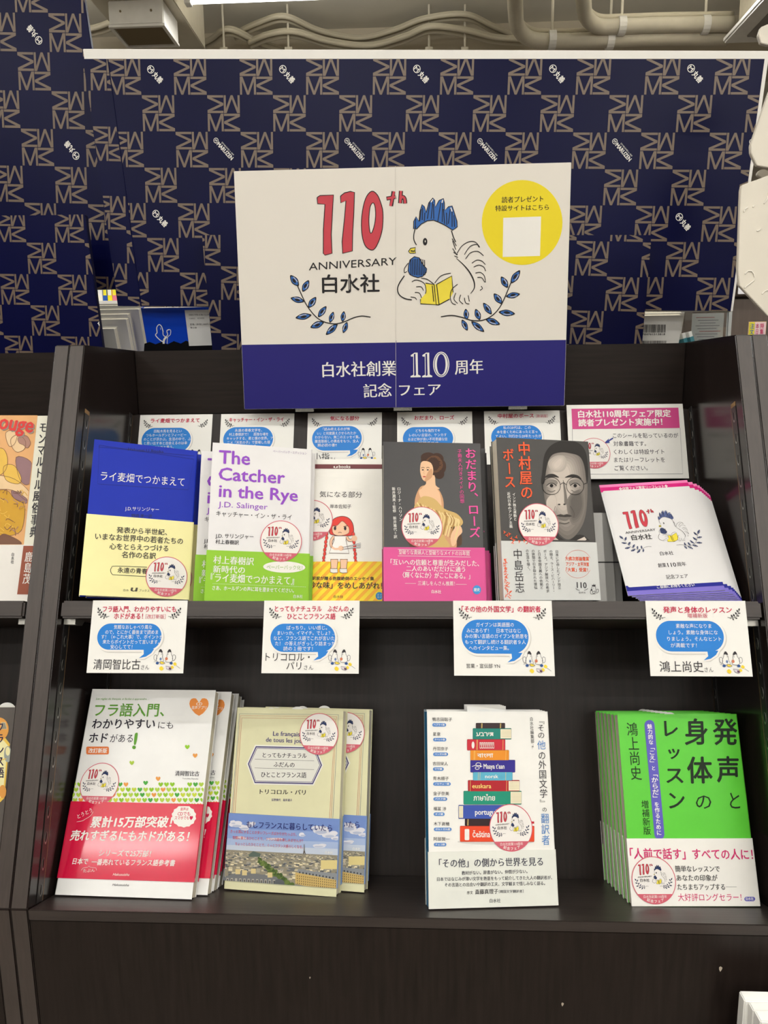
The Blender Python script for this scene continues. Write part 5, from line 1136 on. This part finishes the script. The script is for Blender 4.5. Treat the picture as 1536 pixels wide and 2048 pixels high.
for tx, x0, x1, y in (('簡単なレッスンで', 776, 1140, 1444), ('あなたの印象が', 786, 1122, 1518), ('たちまちアップする──', 794, 1278, 1592)): s.text(tx, x0, y, x1, y, 48, ink((58, 58, 58)), 3, 'm')
s.text('大好評ロングセラー！', 800, 1682, 1318, 1682, 58, MGB, 3, 'r'); s.rrect(1338, 1646, 1426, 1682, 17.9, ink((92, 90, 180)), 3); s.text('白水社', 1350, 1674, 1414, 1674, 22, WHITE, 4, 'b')
finish(t, sc, sb); put_sticker(t, sb, 598, 1510, 778, 1510, .0016); slip(t, .058, .19058, .0075, .003)
for k in range(1, 7): back_copy(t, -.0004*k, .0, (T+.0011)*k, 'bright green book, %s copy behind the front one in the stack' % ('second', 'third', 'fourth', 'fifth', 'sixth', 'rearmost')[k-1])

# ------------------------------------------------------------------ left neighbour's books
t, sc, sb = make_book('art_book', (-.640, VU, .040, 0, 0, 0, .2130, .2275), .022, 'R', cloth((232, 230, 212), .4),
    'large art book with a vintage style picture cover, half cut off at the left edge', None, obi=(.0690, cloth((232, 228, 222), .4)))
for s in (sc, sb): s.crop(0, 800, 4.876)
s = sc; PC = [ink(c) for c in ((226, 172, 116), (214, 150, 98), (228, 186, 84), (206, 158, 50), (150, 116, 120), (172, 130, 116), (232, 200, 156), (120, 84, 66))]
s.poly([(-600, 150), (368, 150), (232, 1418), (-600, 1418)], PC[0], 1); s.clip = (.001, .0695, .1795, .2255)
rnd = random.Random(3)
for P, k in (([(-100, 520), (20, 470), (75, 560), (60, 680), (-20, 740), (-120, 700)], 2), ([(40, 650), (140, 640), (210, 760), (180, 820), (60, 780)], 2), ([(160, 560), (300, 600), (330, 760), (260, 830), (190, 760)], 4),
             ([(-60, 740), (140, 770), (290, 900), (260, 980), (120, 880), (-60, 860)], 6), ([(120, 880), (260, 960), (250, 1010), (140, 960)], 4), ([(-100, 940), (60, 880), (140, 960), (230, 1010), (240, 1150), (180, 1300), (-60, 1300)], 3),
             ([(0, 1330), (60, 1310), (200, 1380), (180, 1420), (-60, 1420)], 7), ([(110, 380), (180, 340), (250, 400), (240, 480), (170, 510), (120, 460)], 6), ([(180, 370), (260, 350), (300, 420), (270, 470), (230, 440), (190, 420)], 5), ([(60, 320), (170, 300), (150, 420), (90, 450)], 6)):
    s.poly(P, PC[k], 2+k % 3, smooth=4, line=PC[7], lw=4, LL=6)
for k in range(34): x, y = rnd.uniform(-60, 220), rnd.uniform(880, 1290); s.stroke([(x, y), (x+rnd.uniform(10, 60), y+rnd.uniform(-40, 40)), (x+rnd.uniform(30, 90), y+rnd.uniform(-20, 60))], 6, PC[rnd.choice((2, 5, 7, 3))], 7, smooth=3)
s.clip = None; RDT = ink((214, 62, 58)); s.text('ouge', -10, 290, 330, 330, 150, ink((150, 140, 130)), 8, 'h', lat=True); s.text('ouge', -20, 280, 320, 320, 150, RDT, 9, 'h', lat=True)
s.text('R', -135, 282, -30, 282, 190, RDT, 9, 'h', lat=True)
s.vtext('モンマルトル風俗事典', 425, 215, 325, 1345, 74, INK, 4, 'm')
s = sb; s.vtext('白水社', 132, 1490, 124, 1600, 30, INK, 3, 'm'); s.poly([(234, 1424), (480, 1424), (480, 1900), (172, 1896)], ink((150, 82, 62)), 2); s.vtext('鹿島茂', 292, 1480, 262, 1800, 76, WHITE, 4, 'm')
finish(t, sc, sb)
# grey book with round orange labels, lower tier of the left unit
t, sc, sb = make_book('book', (-.600, VL, .045, 0, 0, 0, .150, .1945), .02, 'R', cloth((92, 86, 82), .4), 'dark grey book with an orange round label, lower tier at the left edge')
s = sc; s.crop(0, 1400, 6.83); O1_, G1_, C1 = ink((226, 160, 80)), ink((238, 200, 90)), ink((244, 236, 180))
s.poly([(-300, 520), (70, 510), (138, 600), (120, 700), (60, 1340), (0, 1400), (-300, 1400)], G1_, 2); s.poly([(-300, 560), (50, 550), (110, 620), (40, 1300), (-10, 1350), (-300, 1350)], C1, 3)
s.ell(-10, 395, 132, 158, O1_, 4); s.poly([(26, 305), (78, 305), (98, 395), (20, 398)], ink((150, 146, 130)), 5, line=ink((232, 210, 160)), lw=8); s.stroke([(-120, 860), (-20, 830), (90, 800)], 12, G1_, 5); s.ell(110, 740, 52, 110, ink((160, 166, 160)), 4); s.ell(110, 700, 30, 60, C1, 5)
s.vtext('フランス語', 0, 300, 0, 1070, 120, ink((50, 40, 70)), 6, 'b'); s.ell(40, 1250, 50, 90, O1_, 5)
s.line(-300, 92, 205, 92, 14, ink((226, 224, 216)), 3)
finish(t, sc, sb); slip(t, .142-.004, .1945, .010, .003)

# ------------------------------------------------------------------ behind the rail
def rear_book(px0, px1, py, Y, H, T, label, cov, name='book', group=None, tilt=-.30):
    a, b = at(px0, py, Y), at(px1, py, Y); W = b.x-a.x
    # mirrored slant: leans towards us, its back cover facing us
    up = Vector((0, math.sin(tilt), math.cos(tilt))); n = Vector((1, 0, 0)).cross(up)
    ax = Vector((1, 0, 0)); o = a-up*H
    M = Matrix(((ax.x, up.x, n.x, o.x), (ax.y, up.y, n.y, o.y), (ax.z, up.z, n.z, o.z), (0, 0, 0, 1)))
    t = empty(name, M, label, 'book', group)
    MB().box(.001, W-.001, .0015, H-.0015, -T+.0008, -.0008).build('page_block', PAPER, t)
    MB().prism(u_prof(W, T, .0006, 'L'), lambda p, y: (p[0], y, p[1]), 0, H).build('cover', cov, t)
    q = [pix(M @ Vector(p)) for p in ((0, H, 0), (W, H, 0), (W, 0, 0), (0, 0, 0))]
    return t, Sheet(W, H, q)
PW = cloth((226, 224, 218), .5); HB = .170
for k, (px1, py, Y) in enumerate(((228, 660, 1.185), (252, 641, 1.205), (255, 631, 1.225), (277, 621, 1.245), (288, 613, 1.265))):
    rear_book(px1-150, px1, py, Y, HB+.006*k, .016, 'plain white book back, %s of the stepped stack behind the left of the rail' % ('nearest', 'second', 'middle', 'fourth', 'rearmost')[k], PW, group='stepped white books behind the rail')
t, s = rear_book(281, 431, 616.5, 1.150, .165, .018, 'blue and black book back with a white line figure and price label, behind the rail', cloth((20, 66, 190), .3))
s.crop(170, 540, 4.955)
s.poly([(590, 730), (640, 712), (700, 735), (760, 712), (820, 735), (880, 704), (950, 728), (1000, 700), (1040, 712), (1290, 700), (1290, 1100), (560, 1100)], ink((14, 14, 18)), 1)
s.stroke([(780, 730), (785, 690), (810, 660)], 20, WHITE, 3, smooth=3); s.stroke([(776, 712), (740, 690), (700, 645), (715, 620), (712, 570), (735, 540), (760, 560), (775, 610)], 9, WHITE, 3, smooth=4)
s.stroke([(775, 600), (775, 640), (800, 660), (820, 640), (812, 600), (840, 588)], 8, WHITE, 3, smooth=3); s.stroke([(812, 600), (848, 592), (846, 640), (820, 665), (815, 730)], 6, WHITE, 3, smooth=3); s.stroke([(745, 570), (752, 582), (748, 592)], 4, WHITE, 3)
s.poly([(988, 398), (1232, 392), (1275, 745), (1032, 752)], ink((226, 226, 224)), 2); s.text('ISBN 978-4-86152-89', 1032, 452, 1238, 450, 16, DARK, 4, lat=True); s.text('C0052　¥2300E', 1034, 488, 1184, 484, 15, DARK, 4); s.text('定価（本体2,300円＋', 1042, 548, 1246, 546, 18, DARK, 4); s.text('青幻舎', 1046, 580, 1110, 580, 16, DARK, 4)
s.build('cover_print', t)
for k, (px0, px1, py, Y) in enumerate(((1268, 1366, 632, 1.150), (1266, 1368, 627, 1.170), (1264, 1370, 621.5, 1.190))):
    t, s = rear_book(px0, px1, py, Y, .165, .016, 'white book back, %s, behind the right of the rail' % ('nearest of the right stack, with barcodes', 'second of the right stack', 'rearmost of the right stack')[k], PW, group='white books behind the right of the rail')
    if k == 0:
        s.crop(1260, 600, 5.565); rnd = random.Random(9)
        for y0, y1 in ((272, 362), (452, 560)):
            x = 112
            while x < 398: w_ = rnd.choice((2.2, 3.5, 5)); s.poly([(x, y0), (x+w_, y0), (x+w_-4, y1), (x-4, y1)], BLACK, 2); x += w_+rnd.choice((3, 4.5, 6))
        s.text('9784761513818', 112, 392, 388, 390, 22, BLACK, 3, 'r', lat=True); s.build('cover_print', t)
t, s = rear_book(1353, 1362, 655, 1.16, .15, .03, 'thin white booklet edge beside the barcoded book behind the rail', cloth((232, 232, 230), .5), name='booklet')
for k, (px, py) in enumerate(((1364, 667), (1377, 664))):
    q = at(px, py, 1.17); b = empty('small_box', Matrix.Translation(q) @ Matrix.Rotation(-.3, 4, 'Y') @ Matrix.Rotation(.5, 4, 'Z')); tag(b, ('small white and teal box behind the right end of the rail, %s one' % ('left', 'right')[k]), 'box', 'small white boxes')
    MB().box(0, .007, 0, .03, -.06, 0).build('box_body', cloth((234, 234, 230), .5), b, bevel=.0005); MB().box(-.0003, .0073, -.0004, .03, -.06, -.008).build('teal_band', cloth((64, 128, 140), .5), b)
# notice in a clear stand
Yn = 1.22; A, B, Cc, D = at(1381, 690, Yn), at(1444, 690, Yn), at(1444, 626, Yn), at(1381, 626, Yn)
n = empty('notice_stand', Matrix.Translation((A.x, Yn, A.z-.06))); tag(n, 'clear stand with a white printed notice, behind the right end of the rail', 'notice')
W_, H_ = B.x-A.x, Cc.z-A.z+.06
MB().box(0, W_, 0, .0006, 0, H_).build('paper_notice', cloth((234, 234, 232), .5), n)
MB().box(-.012, W_+.006, -.003, -.001, -.002, H_+.004).build('acrylic_front', mat('clear_acrylic', (245, 248, 248), .03, trans=1), n)
MB().box(-.022, -.017, -.004, .004, 0, H_+.006).box(W_+.006, W_+.011, -.004, .004, 0, H_+.006).box(-.022, W_+.011, -.004, .004, H_+.005, H_+.010).build('acrylic_frame', mat('frosted_edge', (226, 232, 234), .2, trans=.3), n)
s = Sheet(W_, H_, [(0, 0), (100, 0), (100, 180), (0, 180)])
for k in range(16): s.rect(12+(k % 3)*6, 10+k*7, 70+(k*13) % 22, 11.5+k*7, ink((150, 150, 156)) if k % 5 else ink((210, 130, 130)), 2)
pr = s.build('notice_print', n); pr.matrix_local = Matrix(((1, 0, 0, 0), (0, 0, -1, -.0002), (0, 1, 0, 0), (0, 0, 0, 1)))

# far bookcases and things seen past the boards
FW = mat('far_bookcase_wood', (86, 74, 66), .5, noise=.12, scale=10, stretch=(8, 1, 1))
def far_case(x0, x1, Y, z1, zmid, label):
    u = empty('far_bookcase', Vector((x0, Y, 0))); tag(u, label, 'bookcase'); W_ = x1-x0
    MB().box(0, W_, .02, .3, 0, z1-.02).build('case_body', FW, u); MB().box(-.01, W_+.01, -.01, .31, z1-.02, z1).build('case_top', FW, u, bevel=.003)
    MB().box(.004, W_-.004, 0, .02, .05, zmid-.004).build('lower_panel', FW, u, bevel=.002); MB().box(.004, W_-.004, 0, .02, zmid+.004, z1-.024).build('upper_panel', FW, u, bevel=.002); return u
Yc = 2.6; xa = at(1420, 600, Yc).x; far_case(xa, xa+1.2, Yc, at(1470, 485, Yc).z, at(1470, 596, Yc).z, 'tall brown bookcase end far behind, right of the navy board')
q = at(1470, 590, Yc-.01); p = empty('wall_card', q+Vector((0, -.02, 0))); tag(p, 'white rounded card fixed on the far brown bookcase', 'card')
MB().box(0, .075, -.003, 0, 0, .075).build('card_stock', cloth((244, 244, 248), .4), p, bevel=.001); MB().tube([(.045, -.0045, .02), (.045, -.003, .02)], .009, 12).build('pale_blue_spot', cloth((190, 200, 232), .4), p)
# bright shelf of comics far behind on the left
Yq = 2.4; a = at(185, 602, Yq); u = empty('far_bookcase', Vector((a.x-.2, Yq, 0))); tag(u, 'low white shelf far behind the left boards, holding bright comics', 'bookcase')
MB().box(0, .7, 0, .25, a.z-.03, a.z).box(0, .02, 0, .25, 0, a.z-.03).box(.68, .7, 0, .25, 0, a.z-.03).build('shelf_board', FIX, u)
cols = ((240, 210, 40), (226, 80, 70), (120, 190, 220), (250, 246, 230), (40, 90, 180), (244, 228, 40), (230, 130, 150), (150, 200, 80), (250, 250, 245), (40, 140, 190), (244, 220, 30), (236, 90, 60))
for k, c_ in enumerate(cols):
    x = a.x-.04+k*.0155; b = empty('comic_book', Vector((x, Yq+.03, a.z))); nm = {0: 'yellow', 1: 'red', 2: 'pale blue', 3: 'cream', 4: 'deep blue', 5: 'lemon yellow', 6: 'pink', 7: 'light green', 8: 'white', 9: 'teal blue', 10: 'golden yellow', 11: 'orange red'}[k]
    tag(b, nm+' comic spine on the far white shelf in the gap left of the boards', 'book', 'bright comics on the far shelf')
    MB().box(0, .0145, 0, .10, 0, .16+.004*(k % 3)).build('cover', cloth(c_, .4), b, bevel=.0006); MB().box(.002, .0125, -.0005, 0, .02, .09).build('spine_label', cloth(((250, 240, 60), (250, 250, 250))[k % 2], .4), b)
# small colourful sign card past the right post
Yv = 1.16; a, b_ = at(1496, 672, Yv), at(1533, 643, Yv); p = empty('price_card', a); tag(p, 'small yellow and pink hand-lettered card behind the right shelf post', 'card')
W_, H_ = b_.x-a.x, b_.z-a.z+.0; MB().box(0, W_, 0, .001, -(a.z-(HC-.11)), H_).build('card_stock', cloth((248, 214, 160), .5), p)
s = Sheet(W_, H_, [(0, 0), (37, 0), (37, 27), (0, 27)]); s.rect(1, 1, 12, 27, ink((244, 232, 60)), 1); s.rect(13, 1, 36, 27, ink((250, 222, 226)), 1)
s.vtext('注文', 7, 3, 7, 25, 8, ink((60, 120, 190)), 3, 'b'); s.vtext('本日', 18, 3, 18, 25, 7, ink((214, 80, 130)), 3, 'b'); s.vtext('特集', 28, 3, 28, 25, 8, ink((214, 60, 110)), 3, 'b')
pr = s.build('card_print', p); pr.matrix_local = Matrix(((1, 0, 0, 0), (0, 0, -1, -.0002), (0, 1, 0, 0), (0, 0, 0, 1)))

# faceted white boards hanging at the right edge
FB = mat('peeling_white_board', (226, 220, 206), .5, noise=.03, scale=9, bump=.25)
def facet(pts, Y, label, dx=0):
    P = [at(x, y, Y) for x, y in pts]; o = P[0].copy(); t = empty('hanging_board', o); tag(t, label, 'board', 'faceted white boards at the right')
    L_ = [(p.x-o.x, p.z-o.z) for p in P]
    MB().prism(L_, lambda p, y: (p[0], y, p[1]), 0, .006).build('board_sheet', FB, t, bevel=.0006)
    return t, o
t, o0 = facet([(1502, 306), (1514, 331), (1536, 335), (1620, 340), (1660, 300), (1650, 180), (1600, 80), (1560, 130), (1536, 190), (1501.5, 290)], .93, 'upper faceted white board cut off by the right edge, beside the navy board')
t, o0 = facet([(1481.5, 380), (1476, 541), (1479, 571), (1536, 632), (1590, 650), (1680, 620), (1700, 420), (1620, 340), (1536, 351), (1484, 370)], .90, 'large faceted white board with peeling marks at the right edge')
for pts in ([(1488, 424), (1490, 418), (1496, 415)], [(1509, 411), (1506, 414)], [(1514, 462), (1518, 461), (1522, 457)], [(1490, 548), (1496, 542), (1503, 542), (1508, 548), (1509, 554)], [(1489, 576), (1500, 567), (1509, 560)], [(1524, 588), (1530, 582), (1536, 580)], [(1528, 407), (1533, 400), (1537, 392), (1536, 385)]):
    MB().tube([at(x, y, .8993)-o0 for x, y in pts], .0007, 6).build('peeled_edge', cloth((244, 240, 230), .4), t)
facet([(1517, 70), (1522, 86), (1536, 90), (1620, 90), (1620, 20), (1536, 48), (1522, 54)], .98, 'topmost faceted white board, only a corner at the upper right edge')
facet([(1515, 350), (1516, 344), (1522, 339), (1530, 338), (1540, 344), (1545, 356), (1530, 360)], .97, 'small pale green disc between the two faceted boards')

# white display box in front of the base, lower right
q = at(1476, 1977, .622); zt_ = q.z; x0 = q.x
b = empty('display_box', Vector((x0, .59, 0))); tag(b, 'white stacked cardboard display box at the bottom right corner, in front of the base', 'box')
MB().box(0, .26, .018, .030, 0, zt_).build('back_sheet', cloth((240, 240, 236), .5), b, bevel=.001)
MB().box(.0035, .26, .008, .018, 0, zt_-.0006).build('middle_sheet', cloth((236, 235, 230), .5), b, bevel=.001)
MB().box(.0045, .26, -.004, .008, 0, zt_-.0002).build('front_sheet', cloth((240, 239, 235), .5), b, bevel=.001)
